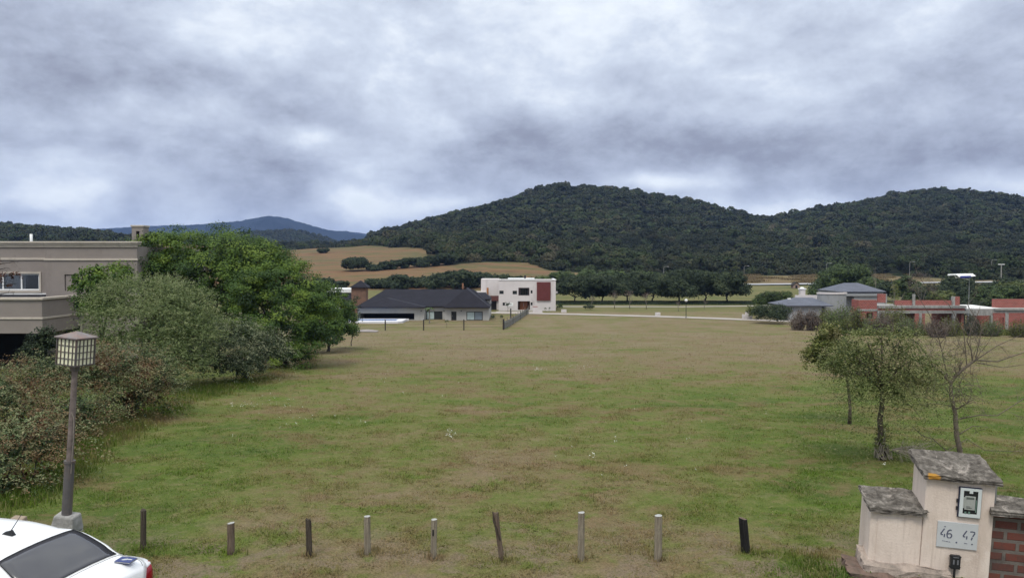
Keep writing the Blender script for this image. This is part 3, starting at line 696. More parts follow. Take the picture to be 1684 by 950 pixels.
# feathery grey green tree
o = base_at(275, 38)
bl = [blob_at(245, 492, 38, 1.8, 2.0, .95, o, .04), blob_at(195, 508, 37, 1.4, 1.8, 1.2, o), blob_at(295, 510, 37, 1.6, 1.9, 1.1, o, .03), blob_at(325, 545, 36, 1.1, 1.6, 1.0, o, -.02), blob_at(245, 550, 36, 2.3, 2.2, 1.4, o, -.02),
      blob_at(180, 560, 36, 1.2, 1.6, 1.3, o, -.05), blob_at(290, 592, 35, 1.7, 1.8, .9, o, -.08), blob_at(282, 474, 38, .7, 1.0, .5, o, .08), blob_at(205, 480, 38, .7, 1.0, .5, o, .05)]
plant('feathery_tree', 'soft grey green feathery tree in front of the bright green tree', 'tree', o,
      join([spray_np(bl, 17, g, .75, 15, .085, .42, .35, tint=.58, tv=.15, rise=.6, zmin=-.5, depth=(.62, 1.05)), crown_np(bl, 2.0, 34, .12, .50, g, asp=.4, tint=.50, tv=.14, inner=.20, depth=(.66, 1.0))]),
      L['grey'], trunk_mb((0, 0, 0), .2, [(b[0], b[1], b[2]) for b in bl[:6]], g, lift=.25, n=7, wob=.3), M['bark'])
# arching silver green shrub
o = base_at(405, 41)
bl = [blob_at(385, 560, 40, 1.5, 1.6, 1.0, o, .05), blob_at(430, 575, 41, 1.3, 1.4, .9, o), blob_at(380, 600, 39, 1.7, 1.5, 1.0, o, -.1), blob_at(345, 590, 38, 1.2, 1.2, 1.0, o, -.05)]
plant('arching_shrub', 'dark shrub with long arching silvery sprays at the edge of the lawn', 'shrub', o,
      join([spray_np(bl, 12, g, 1.35, 22, .070, .45, .6, tint=.62, tv=.2, rise=.5), crown_np(bl, 3.2, 22, .13, .35, g, tint=.2, tv=.08, inner=.25)]),
      L['silver'], trunk_mb((0, 0, 0), .07, [(b[0], b[1], b[2]) for b in bl], g, lift=.1, n=5, wob=.25), M['bark_dark'])
# cotoneaster hedge: four shrubs side by side
for i, (px, Y, bb, lb) in enumerate([
    (215, 27, [(215, 605, 27, 1.4, 1.5, .65), (252, 632, 26.5, .9, 1.2, .6), (165, 618, 25, 1.2, 1.4, .75), (220, 660, 26, 1.3, 1.3, .7), (135, 605, 26, .8, 1, .5), (180, 590, 27, .8, 1, .5)], 'reddish and green cotoneaster with loose arching twigs behind the square lamp'),
    (95, 23.5, [(80, 625, 24, 1.2, 1.5, .65), (40, 636, 23, .9, 1.2, .6), (120, 680, 22.5, 1.1, 1.3, .7), (80, 705, 22, 1.2, 1.3, .8)], 'rusty tinged cotoneaster directly behind the lamp post, highest by the beige house'),
    (15, 20, [(0, 650, 20, 1.0, 1.3, .6), (45, 700, 19, .9, 1.1, .7), (-10, 740, 18.5, .9, 1.0, .8), (-60, 700, 19, 1.3, 1.3, 1.0)], 'cotoneaster with rusty tips at the left edge of the picture, under the beige house'),
    (45, 16.5, [(20, 750, 16.2, .8, 1.0, .6), (72, 735, 17, .65, .9, .5), (-10, 790, 15.6, .8, 1.0, .8), (35, 785, 16, .6, .7, .5)], 'greyer green cotoneaster nearest the white car, left of the lamp post')]):
    o = base_at(px, Y); bl = [blob_at(*q, o) for q in bb]
    plant('cotoneaster_shrub', lb, 'shrub', o,
          join([spray_np(bl, 15 if i < 3 else 20, g, .95, 22, .060, .5, .6, tint=.58, tv=.22, rise=.45, depth=(.6, 1.02)), crown_np(bl, 5, 28, .075, .30, g, tint=.26, tv=.14, inner=.25, depth=(.55, .9))]),
          L['cotoneaster'], trunk_mb((0, 0, 0), .05, [(b[0], b[1], b[2]) for b in bl], g, lift=.1, n=5, wob=.2), M['bark_dark'], 'cotoneaster shrubs of the hedge')
# dark shrub under the carport
o = base_at(70, 40)
bl = [blob_at(75, 565, 40, .8, .8, .9, o), blob_at(60, 590, 40, .9, .9, 1.0, o)]
plant('dark_shrub', 'dark leafy shrub growing below the corner of the beige balcony', 'shrub', o, crown_np(bl, 6, 24, .13, .3, g, tint=.35), L['dark'], trunk_mb((0, 0, 0), .05, [(b[0], b[1], b[2]) for b in bl], g, n=5), M['bark_dark'])

# ------------------------------------------------------------------ buildings
class Fac:
    """turns photograph measures at a depth into coordinates local to a thing's base"""
    def __init__(s, o, Y): s.o = o; s.Y = Y; s.y = Y-o.y
    def X(s, px, Y=None): return (px-842)/F*(Y or s.Y)/math.cos(PITCH)*.9995 - s.o.x
    def Z(s, row, Y=None): return zrow(row, Y or s.Y)-s.o.z
def wall(mb, x0, x1, z0, z1, y0, y1, holes=()):
    """upright wall along x with real openings; holes are (xa, xb, za, zb)"""
    xs = sorted({x0, x1, *[min(max(h[k], x0), x1) for h in holes for k in (0, 1)]}); zs = sorted({z0, z1, *[min(max(h[k], z0), z1) for h in holes for k in (2, 3)]})
    def solid(i, j):
        if i < 0 or j < 0 or i >= len(xs)-1 or j >= len(zs)-1: return False
        cx = (xs[i]+xs[i+1])/2; cz = (zs[j]+zs[j+1])/2
        return not any(h[0] < cx < h[1] and h[2] < cz < h[3] for h in holes)
    for i in range(len(xs)-1):
        for j in range(len(zs)-1):
            if not solid(i, j): continue
            a, b, c, d = xs[i], xs[i+1], zs[j], zs[j+1]
            mb.add([(a, y0, c), (b, y0, c), (b, y0, d), (a, y0, d)], [(0, 1, 2, 3)]); mb.add([(a, y1, c), (b, y1, c), (b, y1, d), (a, y1, d)], [(3, 2, 1, 0)])
            if not solid(i-1, j): mb.add([(a, y0, c), (a, y1, c), (a, y1, d), (a, y0, d)], [(3, 2, 1, 0)])
            if not solid(i+1, j): mb.add([(b, y0, c), (b, y1, c), (b, y1, d), (b, y0, d)], [(0, 1, 2, 3)])
            if not solid(i, j-1): mb.add([(a, y0, c), (b, y0, c), (b, y1, c), (a, y1, c)], [(3, 2, 1, 0)])
            if not solid(i, j+1): mb.add([(a, y0, d), (b, y0, d), (b, y1, d), (a, y1, d)], [(0, 1, 2, 3)])
    return mb
def hip(mb, x0, x1, y0, y1, ze, rx0, rx1, ry0, ry1, zr, th=.14):
    """hipped roof: eave rectangle, ridge from (rx0, ry0) to (rx1, ry1); with an edge of real thickness"""
    e = [(x0, y0), (x1, y0), (x1, y1), (x0, y1)]
    v = [(x, y, ze-th) for x, y in e]+[(x, y, ze) for x, y in e]+[(rx0, ry0, zr), (rx1, ry1, zr)]
    f = [(0, 3, 2, 1), (0, 1, 5, 4), (1, 2, 6, 5), (2, 3, 7, 6), (3, 0, 4, 7)]
    if abs(rx1-rx0) > abs(ry1-ry0): f += [(4, 5, 9, 8), (5, 6, 9), (6, 7, 8, 9), (7, 4, 8)]
    else: f += [(4, 5, 8), (5, 6, 9, 8), (6, 7, 9), (7, 4, 8, 9)]
    return mb.add(v, f)
def roof_mat(name, c, course=.35):
    m, t, b = material(name); p = t.obj(); x, y, z = t.sep(p)
    n = t.noise(p, .8, 5, .65); s = t.math('FRACT', t.math('DIVIDE', z, course*.42))
    col = t.mix(t.mapr(n, .3, .7, 0, 1), tuple(k*.75 for k in c), tuple(k*1.25 for k in c))
    v = t.node('ShaderNodeTexVoronoi'); v.inputs['Scale'].default_value = 3.2; t.put(v.inputs['Vector'], p)
    col = t.mix(t.mapr(t.sep(v.outputs['Color'])[0], 0, 1, .0, .35), col, tuple(k*.55 for k in c))
    t.put(b.inputs['Base Color'], col); b.inputs['Roughness'].default_value = .62
    bu = t.node('ShaderNodeBump'); bu.inputs['Distance'].default_value = .04; t.put(bu.inputs['Height'], s); t.l.new(bu.outputs[0], b.inputs['Normal'])
    return m
def brick_mat(name, c1, c2, mort, bw=.26, bh=.075, ms=.012, dirt=.3, vert='xz'):
    m, t, b = material(name); p = t.obj(); x, y, z = t.sep(p)
    br = t.node('ShaderNodeTexBrick'); t.put(br.inputs['Vector'], t.vec(t.math('ADD', x, y), z, 0.0))
    t.put(br.inputs['Color1'], c1); t.put(br.inputs['Color2'], c2); t.put(br.inputs['Mortar'], mort)
    for k, v in (('Scale', 1.0), ('Mortar Size', ms), ('Brick Width', bw), ('Row Height', bh), ('Bias', 0.0), ('Mortar Smooth', .2)): br.inputs[k].default_value = v
    n = t.noise(p, 2.2, 6, .7)
    col = t.mix(t.mapr(n, .48, .72, 0, dirt), br.outputs['Color'], (.05, .045, .042))
    n2 = t.noise(p, 30, 4, .7); col = t.mix(t.mapr(n2, .4, .75, 0, .35), col, (.09, .07, .06))
    t.put(b.inputs['Base Color'], col); b.inputs['Roughness'].default_value = .92; b.inputs['Specular IOR Level'].default_value = .15
    bu = t.node('ShaderNodeBump'); bu.inputs['Distance'].default_value = .012
    t.put(bu.inputs['Height'], t.math('ADD', t.math('SUBTRACT', 1.0, br.outputs['Fac']), t.math('MULTIPLY', n2, .5))); t.l.new(bu.outputs[0], b.inputs['Normal'])
    return m
M['beige'] = plain('beige_render', (.245, .212, .195), .95, .07, .8, .004, 60, dirt=((.17, .14, .125), .18, .8))
M['cream_trim'] = plain('cream_trim', (.46, .405, .35), .85, .06, 1.5, dirt=((.28, .25, .22), .25, 1.5))
M['beige_dark'] = plain('beige_recess', (.20, .165, .150), .95, .08, 1.0)
M['slate'] = roof_mat('dark_slate_tiles', (.016, .0155, .024)); M['slate'].node_tree.nodes['Principled BSDF'].inputs['Specular IOR Level'].default_value = .12
M['slate_grey'] = roof_mat('grey_slate_tiles', (.085, .092, .125))
M['curtain'] = plain('curtain', (.42, .50, .50), .9, .1, 3)
M['curtain_dark'] = plain('dark_curtain', (.085, .095, .12), .9, .1, 3)
M['light_wall'] = plain('pale_grey_render', (.40, .39, .375), .9, .05, .7, dirt=((.28, .27, .25), .25, .6))
M['white_wall'] = plain('white_render', (.58, .535, .53), .9, .05, .5, dirt=((.38, .34, .33), .25, .5))
M['grey_wall'] = plain('grey_render', (.27, .275, .285), .9, .07, .6, dirt=((.18, .18, .18), .3, .6))
M['frame_black'] = plain('black_frame', (.02, .02, .022), .5)
M['brick_far'] = brick_mat('orange_brick', (.37, .105, .090), (.29, .080, .070), (.34, .24, .20), .33, .20, .016, .12)
M['brick_tower'] = brick_mat('tower_brick', (.24, .12, .08), (.16, .085, .06), (.20, .16, .13), .5, .2, .02)
M['wood_door'] = plain('varnished_wood', (.24, .085, .035), .55, .3, 3)
M['panel_red'] = plain('brown_red_slats', (.155, .042, .040), .7, .12, 2)
M['water'] = glass_dark('pool_water', (.08, .22, .55), .05)
M['steel'] = plain('galvanised_steel', (.33, .34, .35), .5, .1, 4, metal=.4)

def opening(hs, name, x0, x1, z0, z1, y, parent, frame=None, panes=2, fw=.07, glass=None, sill=None):
    """a window part standing in a wall opening: frame with pane(s)"""
    fr = MB(); d = .06
    fr.box(x0, x1, y, y+d, z0, z0+fw); fr.box(x0, x1, y, y+d, z1-fw, z1); fr.box(x0, x0+fw, y, y+d, z0+fw, z1-fw); fr.box(x1-fw, x1, y, y+d, z0+fw, z1-fw)
    for k in range(1, panes): xm = x0+(x1-x0)*k/panes; fr.box(xm-fw/2, xm+fw/2, y+.005, y+d-.005, z0+fw, z1-fw)
    o = fr.build(name, frame or M['frame_black'], parent)
    p = MB().box(x0+fw*.5, x1-fw*.5, y+.025, y+.04, z0+fw*.5, z1-fw*.5)
    p.build('pane', glass or M['glass'], o)
    return o

# A. beige two storey house at the left edge
o = base_at(60, 52); r = empty('beige_house', o, 0, 'beige two storey rendered house with flat roof and pale cornices at the left edge', 'house')
f = Fac(o, 50); fb = Fac(o, 51.2)
mb = MB(); xr0 = f.X(75); xr1 = f.X(226); zt = f.Z(405); zb = -1.5
wall(mb, xr0, xr1, zb, zt, f.y, f.y+.3, [(f.X(106), f.X(128), f.Z(478), f.Z(451)), (f.X(104), f.X(131), f.Z(562), f.Z(535))])
mb.box(xr1-.3, xr1, f.y+.3, f.y+11, zb, zt); mb.box(xr0, xr0+.3, f.y+.3, f.y+11, zb, zt)
xl = f.X(-420)
wall(mb, xl, xr0, f.Z(520), zt, fb.y, fb.y+.3, [(fb.X(-120), fb.X(65), fb.Z(478), fb.Z(449))])
mb.box(xl, xr1, f.y+11, f.y+11.3, zb, zt); mb.box(xl, xl+.3, fb.y+.3, f.y+11, zb, zt)
mb.build('wall', M['beige'], r)
MB().box(xl+.3, xr1-.3, fb.y+.4, f.y+10.9, zt-.5, zt-.35).build('roof', M['concrete'], r)
mb = MB(); mb.box(f.X(107), f.X(127), f.y+.08, f.y+.3, f.Z(478), f.Z(452)); mb.build('niche', M['beige'], r)
c = MB()
for a, b, yy, fy in ((xr0-.10, xr1+.14, f.y, f), (xl, xr0-.11, fb.y, fb)):
    c.box(a, b, yy-.16, yy+.02 if fy is fb else yy+.28, fy.Z(403), fy.Z(400)); c.box(a, b+.07 if fy is f else b, yy-.24, yy+.26, fy.Z(399.8), fy.Z(397))
    c.box(a, b-.06 if fy is f else b, yy-.09, yy-.002, fy.Z(406.5), fy.Z(403.1))
c.build('cornice', M['cream_trim'], r, bevel=.02)
c = MB(); c.box(xr0-.06, xr1+.06, f.y-.07, f.y-.002, f.Z(428.3), f.Z(425)); c.box(xl, xr0-.065, fb.y-.07, fb.y-.002, fb.Z(427.6), fb.Z(424)); c.box(f.X(85), xr1+.06, f.y-.07, f.y-.002, f.Z(517.5), f.Z(514.5)); c.build('string_course', M['cream_trim'], r, bevel=.015)
# upper window
w_ = opening(r, 'window', fb.X(-119), fb.X(64.5), fb.Z(477.5), fb.Z(449.5), fb.y+.08, r, M['white_paint'], 6, .1, M['clear'])
k = MB(); x0, x1 = fb.X(-118), fb.X(38)
n = 70
for i in range(n): # hanging sheer curtain with folds
    a = x0+(x1-x0)*i/n; b = x0+(x1-x0)*(i+1)/n; ya = fb.y+.24+.02*math.sin(i*2.1); yb = fb.y+.24+.02*math.sin((i+1)*2.1)
    k.add([(a, ya, fb.Z(476)), (b, yb, fb.Z(476)), (b, yb, fb.Z(450.5)), (a, ya, fb.Z(450.5))], [(0, 1, 2, 3)])
k.build('curtain', plain('sheer_curtain', (.62, .62, .68), .9, .08, 4), r)
MB().box(fb.X(38), fb.X(64), fb.y+.26, fb.y+.28, fb.Z(477), fb.Z(450)).build('blind', M['curtain_dark'], r)
mb = MB(); x0, x1, z0, z1 = fb.X(-122), fb.X(68), fb.Z(481), fb.Z(447)
mb.box(x0, x1, fb.y-.05, fb.y-.002, z1-.12, z1); mb.box(x0, x1, fb.y-.10, fb.y-.002, z0, z0+.13); mb.box(x1-.12, x1, fb.y-.05, fb.y-.002, z0+.13, z1-.12)
mb.build('window_surround', M['cream_trim'], r)
# lower right window
mb = MB(); x0, x1, z0, z1 = f.X(101), f.X(134), f.Z(565), f.Z(532)
mb.box(x0, x1, f.y-.05, f.y-.002, z1-.13, z1); mb.box(x0, x0+.12, f.y-.05, f.y-.002, z0, z1-.13); mb.box(x1-.12, x1, f.y-.05, f.y-.002, z0, z1-.13); mb.build('window_surround', M['cream_trim'], r)
opening(r, 'window', f.X(104), f.X(131), f.Z(562), f.Z(535), f.y+.1, r, M['frame_black'], 1)
# projecting porch with parapet, in front of the recessed part
fp = Fac(o, 46.2); xp1 = fp.X(68); zp1 = fp.Z(492); zp0 = fp.Z(548)
mb = MB(); mb.box(xl, xp1, fp.y, fp.y+.25, zp0, zp1); mb.box(xp1-.25, xp1, fp.y+.25, f.y+.6, zp0, zp1); mb.box(xl, xp1-.25, fp.y+.25, fb.y, zp0, zp0+.3); mb.build('porch_parapet', M['beige'], r)
mb = MB(); mb.box(xl, xp1+.12, fp.y-.12, fp.y+.33, fp.Z(493), fp.Z(489)); mb.box(xp1-.33, xp1+.12, fp.y+.33, f.y-.02, fp.Z(493), fp.Z(489)); mb.box(xl, xp1+.06, fp.y-.06, fp.y-.002, fp.Z(525), fp.Z(521.5)); mb.box(xp1+.002, xp1+.06, fp.y-.002, f.y-.1, fp.Z(525), fp.Z(521.5))
mb.build('porch_cornice', M['cream_trim'], r, bevel=.02)
mb = MB(); mb.hexa([(xl, fp.y+.35, zp1-.3), (xp1-.3, fp.y+.35, zp1-.3), (xp1-.3, fb.y, zp1-.3), (xl, fb.y, zp1-.3), (xl, fp.y+.35, zp1-.15), (xp1-.3, fp.y+.35, zp1-.15), (xp1-.3, fb.y-.02, fb.Z(484.5)), (xl, fb.y-.02, fb.Z(484.5))]); mb.build('porch_roof', M['slate'], r)
mb = MB(); mb.box(xl, xr0-.002, fb.y-.12, fb.y-.003, fb.Z(484), fb.Z(482)); mb.build('flashing', M['white_paint'], r)
mb = MB(); mb.box(xp1-.7, xp1-.4, fp.y+2.6, fp.y+2.9, zb, zp0); mb.build('porch_column', M['beige_dark'], r)
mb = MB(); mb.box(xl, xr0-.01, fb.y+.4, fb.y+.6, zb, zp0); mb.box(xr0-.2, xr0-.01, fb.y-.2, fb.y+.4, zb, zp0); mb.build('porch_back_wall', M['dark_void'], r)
# chimney
fc = Fac(o, 53); mb = MB(); x0, x1 = fc.X(218), fc.X(237); zt2 = fc.Z(373)
wall(mb, x0, x1, fc.Z(440), zt2, fc.y, fc.y+.18, [(fc.X(225), fc.X(230.5), fc.Z(391), fc.Z(380))]); wall(mb, x0, x1, fc.Z(440), zt2, fc.y+.62, fc.y+.8, [(fc.X(225), fc.X(230.5), fc.Z(391), fc.Z(380))])
mb.box(x0, x0+.16, fc.y+.18, fc.y+.62, fc.Z(440), zt2); mb.box(x1-.16, x1, fc.y+.18, fc.y+.62, fc.Z(440), zt2)
ch = mb.build('chimney', M['beige'], r); MB().box(x0-.06, x1+.06, fc.y-.06, fc.y+.86, zt2, zt2+.12).build('chimney_cap', M['cream_trim'], ch, bevel=.02)
MB().tube([(fc.X(227), fc.y+.4, fc.Z(392)), (fc.X(227), fc.y+.4, fc.Z(383))], .07, 8).build('flue', M['steel'], ch)
MB().tube([(fb.X(22), fb.y+2, fb.Z(410)), (fb.X(22), fb.y+2, fb.Z(383))], .09, 10).build('vent_pipe', M['white_paint'], r, smooth=True)

# B. dark roofed bungalow
o = base_at(690, 130); o.z = -5.4; r = empty('bungalow', o, 0, 'low pale grey bungalow with a dark slate hipped roof, beside the pool', 'house')
f = Fac(o, 129.4); fm = Fac(o, 131.5); ze = f.Z(504.5)
mb = MB()
wall(mb, f.X(588), f.X(697), 0, ze, f.y, f.y+.3, [(f.X(588.4), f.X(681), .12, f.Z(515))])
mb.box(f.X(697)-.3, f.X(697), f.y+.3, fm.y, 0, ze)
wall(mb, f.X(697), f.X(732), 0, ze, fm.y, fm.y+.3, [(fm.X(700.5), fm.X(727.5), fm.Z(525.6), fm.Z(511.5))])
mb.box(f.X(732), f.X(732)+.3, f.y+.3, fm.y, 0, ze)
wall(mb, f.X(732), f.X(804), 0, ze, f.y, f.y+.3, [(f.X(742), f.X(750.5), f.Z(526.4), f.Z(512)), (f.X(767), f.X(793.7), f.Z(526.6), f.Z(512))])
mb.box(f.X(804)-.3, f.X(804), f.y+.3, f.y+14, 0, ze); mb.box(f.X(588), f.X(588)+.3, f.y+.3, f.y+14, 0, ze); mb.box(f.X(588)+.3, f.X(804)-.3, f.y+13.7, f.y+14, 0, ze)
mb.build('wall', M['light_wall'], r)
mb = MB(); hip(mb, f.X(583), f.X(805.5), f.y+1.6, f.y+15, ze, f.X(622), f.X(775), f.y+7.5, f.y+7.5, zrow(475.5, 137)+5.4)
hip(mb, f.X(730), f.X(806), f.y-.9, f.y+8, ze+.005, f.X(765), f.X(765), f.y+2.6, f.y+8, zrow(474, 132)+5.4)
hip(mb, f.X(581), f.X(699), f.y-.9, f.y+8, ze+.01, f.X(632), f.X(632), f.y+2.2, f.y+8, zrow(490, 131)+5.4)
mb.build('roof', M['slate'], r)
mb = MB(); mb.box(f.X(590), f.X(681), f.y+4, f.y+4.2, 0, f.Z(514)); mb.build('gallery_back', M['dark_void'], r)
opening(r, 'window', fm.X(700.5), fm.X(727.5), fm.Z(525.6), fm.Z(511.5), fm.y+.1, r, M['frame_black'], 2, .12, M['glass'])
opening(r, 'window', f.X(767), f.X(793.7), f.Z(526.6), f.Z(512), f.y+.1, r, M['frame_black'], 2, .12, M['curtain'])
MB().box(f.X(780.5), f.X(793), f.y+.12, f.y+.124, f.Z(526), f.Z(513)).build('curtain', plain('blue_grey_curtain', (.20, .235, .27), .8), r)
MB().box(fm.X(701.5), fm.X(713.5), fm.y+.118, fm.y+.122, fm.Z(525), fm.Z(512.2)).build('curtain', M['curtain'], r)
d = MB().box(f.X(742), f.X(750.5), f.y+.1, f.y+.16, f.Z(526.4), f.Z(512)).build('door', M['frame_black'], r)
MB().box(f.X(743), f.X(743.8), f.y+.07, f.y+.1, f.Z(519.8), f.Z(519)).build('handle', M['steel'], d)
for px in (692.5, 758.5, 698.6, 730): 
    q = fm if px in (698.6, 730) else f
    MB().box(q.X(px)-.09, q.X(px)+.09, q.y-.12, q.y, q.Z(511.8), q.Z(510.3)).build('wall_lamp', M['frame_black'], r)
MB().tube([(f.X(755.5), f.y+9, f.Z(478)), (f.X(755.5), f.y+9, f.Z(468))], .16, 8).build('flue', plain('rusty_flue', (.28, .14, .08), .8), r)
# annex at its right end
fa = Fac(o, 136)
mb = MB(); mb.box(fa.X(800), fa.X(806.5), fa.y, fa.y+5, 0, fa.Z(492)); mb.build('annex_wall', M['light_wall'], r)
mb = MB(); hip(mb, fa.X(776), fa.X(807), fa.y-.5, fa.y+6, fa.Z(491.5), fa.X(785), fa.X(797), fa.y+3, fa.y+3, fa.Z(482)); mb.build('annex_roof', M['slate'], r)

# house behind the bungalow with brick chimney tower
o = base_at(560, 150); o.z = -5.4; r = empty('tower_house', o, 0, 'house with white fascia and square brick tower behind the left end of the bungalow', 'house')
f = Fac(o, 150)
mb = MB(); mb.box(f.X(528), f.X(600), f.y+.2, f.y+8, 0, f.Z(495)); mb.build('wall', M['light_wall'], r)
MB().box(f.X(522), f.X(580), f.y+2, f.y+9, f.Z(481.5), f.Z(475.5)).build('fascia', M['white_paint'], r)
mb = MB(); hip(mb, f.X(530), f.X(596), f.y-.6, f.y+6, f.Z(494), f.X(542), f.X(580), f.y+2.4, f.y+2.4, f.Z(482)); mb.build('roof', M['slate'], r)
ft = Fac(o, 148.5); mb = MB(); mb.box(ft.X(577.5), ft.X(601), ft.y, ft.y+2.6, 0, ft.Z(472)); tw = mb.build('tower', M['brick_tower'], r)
mb = MB(); hip(mb, ft.X(576), ft.X(605), ft.y-.4, ft.y+3, ft.Z(472), ft.X(591)-.05, ft.X(591)+.05, ft.y+1.3, ft.y+1.3, ft.Z(461.3)); mb.build('tower_roof', M['slate'], tw)

# pool with white surround
o = base_at(630, 125); r = empty('swimming_pool', (o.x, o.y, -5.37), 0, 'pool with white deck and a strip of blue water in front of the bungalow', 'swimming pool')
f = Fac(Vector((o.x, o.y, -5.37)), 125); x0, x1 = f.X(560), f.X(665)
mb = MB(); yb_ = 3.2
mb.box(x0, x1, -2.0, -.8, 0, .35); mb.box(x0, x1+.3, yb_-.6, yb_, 0, .35); mb.box(x0, x0+1.0, -.8, yb_-.6, 0, .35); mb.box(f.X(652), x1, -.8, yb_-.6, 0, .35)
mb.hexa([(x0, -2.6, -.5), (x1-.9, -2.6, -.5), (x1, -1.99, -.5), (x0, -1.99, -.5), (x0, -2.5, .3), (x1-.7, -2.5, .3), (x1, -2.01, .34), (x0, -2.01, .34)])
mb.build('deck', plain('pool_deck', (.60, .59, .62), .7, .04), r)
MB().box(x0+1.0, f.X(652), -.8, yb_-.6, -.3, .28).build('water', M['water'], r)

# C. white modern house
o = base_at(850, 154); o.z = -5.4; r = empty('modern_house', o, 0, 'white cubic two storey house with a brown slatted panel and wooden entrance', 'house')
f = Fac(o, 154); fl = Fac(o, 157)
mb = MB(); zt = f.Z(460.5); xa, xb = f.X(820), f.X(914)
wall(mb, xa, xb, -.5, zt, f.y, f.y+.3, [(f.X(821.2), f.X(828.2), f.Z(483.3), f.Z(477.8)), (f.X(843), f.X(850.2), f.Z(483.8), f.Z(478)), (f.X(852.6), f.X(870.6), f.Z(485.8), f.Z(473)),
     (f.X(872.7), f.X(875.8), f.Z(482.3), f.Z(477.3)), (f.X(826.6), f.X(830.4), f.Z(502.3), f.Z(497.3)), (f.X(872.7), f.X(875.8), f.Z(501.8), f.Z(497)), (f.X(851.6), f.X(871.6), f.Z(509.4), f.Z(495))])
mb.box(xb-.3, xb, f.y+.3, f.y+11, -.5, zt); mb.box(xa, xa+.3, f.y+.3, f.y+11, -.5, zt); mb.box(xa+.3, xb-.3, f.y+10.7, f.y+11, -.5, zt)
# left wing, set back; upper storey overhangs the garage
x0 = fl.X(791)
mb.box(x0, xa-.01, fl.y, fl.y+7, fl.Z(486), fl.Z(458.8)); mb.box(x0, fl.X(806.4), fl.y+.4, fl.y+7, -.5, fl.Z(486)); mb.box(xa-.5, xa-.01, fl.y+.3, fl.y+7, -.5, fl.Z(486))
mb.build('wall', M['white_wall'], r)
MB().box(xa+.3, xb-.3, f.y+.31, f.y+10.69, zt-.5, zt-.3).build('roof', M['concrete'], r)
mb = MB(); mb.box(xa-.12, xb+.12, f.y-.12, f.y+.4, zt, zt+.12); mb.box(xb-.3, xb+.12, f.y+.4, f.y+11.1, zt, zt+.12); mb.box(f.X(835), f.X(880), f.y+3, f.y+8, zt-.3, f.Z(457.5, 158)); mb.build('roof_edge', M['white_paint'], r)
MB().tube([(f.X(864), f.y+4, zt), (f.X(864), f.y+4, f.Z(453.5))], .22, 8).build('chimney_flue', M['frame_black'], r)
mb = MB(); x0, x1 = f.X(882.8), f.X(905.5)
mb.box(x0, x1, f.y-.22, f.y-.05, f.Z(494), f.Z(463.6))
for k in range(34):
    xx = x0+(x1-x0)*(k+.5)/34; mb.box(xx-.025, xx+.025, f.y-.27, f.y-.222, f.Z(494), f.Z(463.6))
mb.build('slatted_panel', M['panel_red'], r)
# balcony recess
mb = MB(); xa_, xb_, z0, z1 = f.X(852.6), f.X(870.6), f.Z(485.8), f.Z(473)
mb.box(xa_-.1, xb_+.1, f.y+1.8, f.y+1.9, z0, z1); mb.box(xa_-.1, xa_-.01, f.y+.3, f.y+1.8, z0, z1); mb.box(xb_+.01, xb_+.1, f.y+.3, f.y+1.8, z0, z1); mb.box(xa_, xb_, f.y+.3, f.y+1.8, z0-.1, z0); mb.box(xa_, xb_, f.y+.3, f.y+1.8, z1, z1+.1)
mb.build('balcony', plain('balcony_wall', (.26, .20, .20), .9), r)
opening(r, 'balcony_door', xa_+.45, xb_-.3, z0, z1-.25, f.y+1.7, r, M['curtain_dark'], 3, .07)
mb = MB(); xa_, xb_, z0, z1 = f.X(851.6), f.X(871.6), -.1, f.Z(495)
mb.box(xa_-.1, xb_+.1, f.y+1.2, f.y+1.3, z0, z1); mb.box(xa_-.1, xa_-.01, f.y+.3, f.y+1.2, z0, z1); mb.box(xb_+.01, xb_+.1, f.y+.3, f.y+1.2, z0, z1); mb.box(xa_, xb_, f.y+.3, f.y+1.2, z1, z1+.1)
mb.build('porch', plain('porch_wall', (.10, .05, .035), .9), r)
d = MB().box(f.X(855), f.X(867.5), f.y+1.05, f.y+1.19, z0, z1-.1).build('door', M['wood_door'], r)
MB().box(f.X(861), f.X(861.5), f.y+1.0, f.y+1.05, .8, 1.5).build('handle', M['steel'], d)
for a, b, c_, d_ in ((821.2, 828.2, 483.3, 477.8), (843, 850.2, 483.8, 478), (872.7, 875.8, 482.3, 477.3), (826.6, 830.4, 502.3, 497.3), (872.7, 875.8, 501.8, 497)):
    opening(r, 'window', f.X(a), f.X(b), f.Z(c_), f.Z(d_), f.y+.12, r, M['frame_black'], 1, .05)
MB().box(f.X(832), f.X(844), f.y-.04, f.y-.002, f.Z(503), f.Z(497.6)).build('wall_panel', M['white_paint'], r)
MB().box(fl.X(800.2), fl.X(803.4), fl.y-.08, fl.y-.002, fl.Z(484), fl.Z(473)).build('wood_strip', plain('orange_wood', (.33, .14, .05), .7), r)
MB().box(fl.X(806.6), xa-.02, fl.y-.05, fl.y+.25, fl.Z(494.5), fl.Z(486.2)).build('garage_lintel', plain('brown_red_band', (.14, .055, .05), .8), r)
MB().box(fl.X(806.8), xa-.03, fl.y+1.0, fl.y+1.1, -.3, fl.Z(494)).build('garage_door', plain('garage_door', (.045, .040, .042), .7), r)
mb = MB(); mb.box(f.X(779), f.X(800), f.y+1, f.y+3, 0, f.Z(481)); mb.box(f.X(778), f.X(799.5), f.y+.8, f.y+3.1, f.Z(481)+.002, f.Z(479.6)); mb.build('low_wing', M['white_wall'], r)
mb = MB(); mb.box(xb+.002, f.X(918), f.y+2, f.y+4, f.Z(483), f.Z(480)); mb.build('side_canopy', M['white_wall'], r)
MB().box(f.X(806), f.X(872), f.y-1.0, f.y-.01, -.35, -.02).build('terrace', M['light_wall'], r)

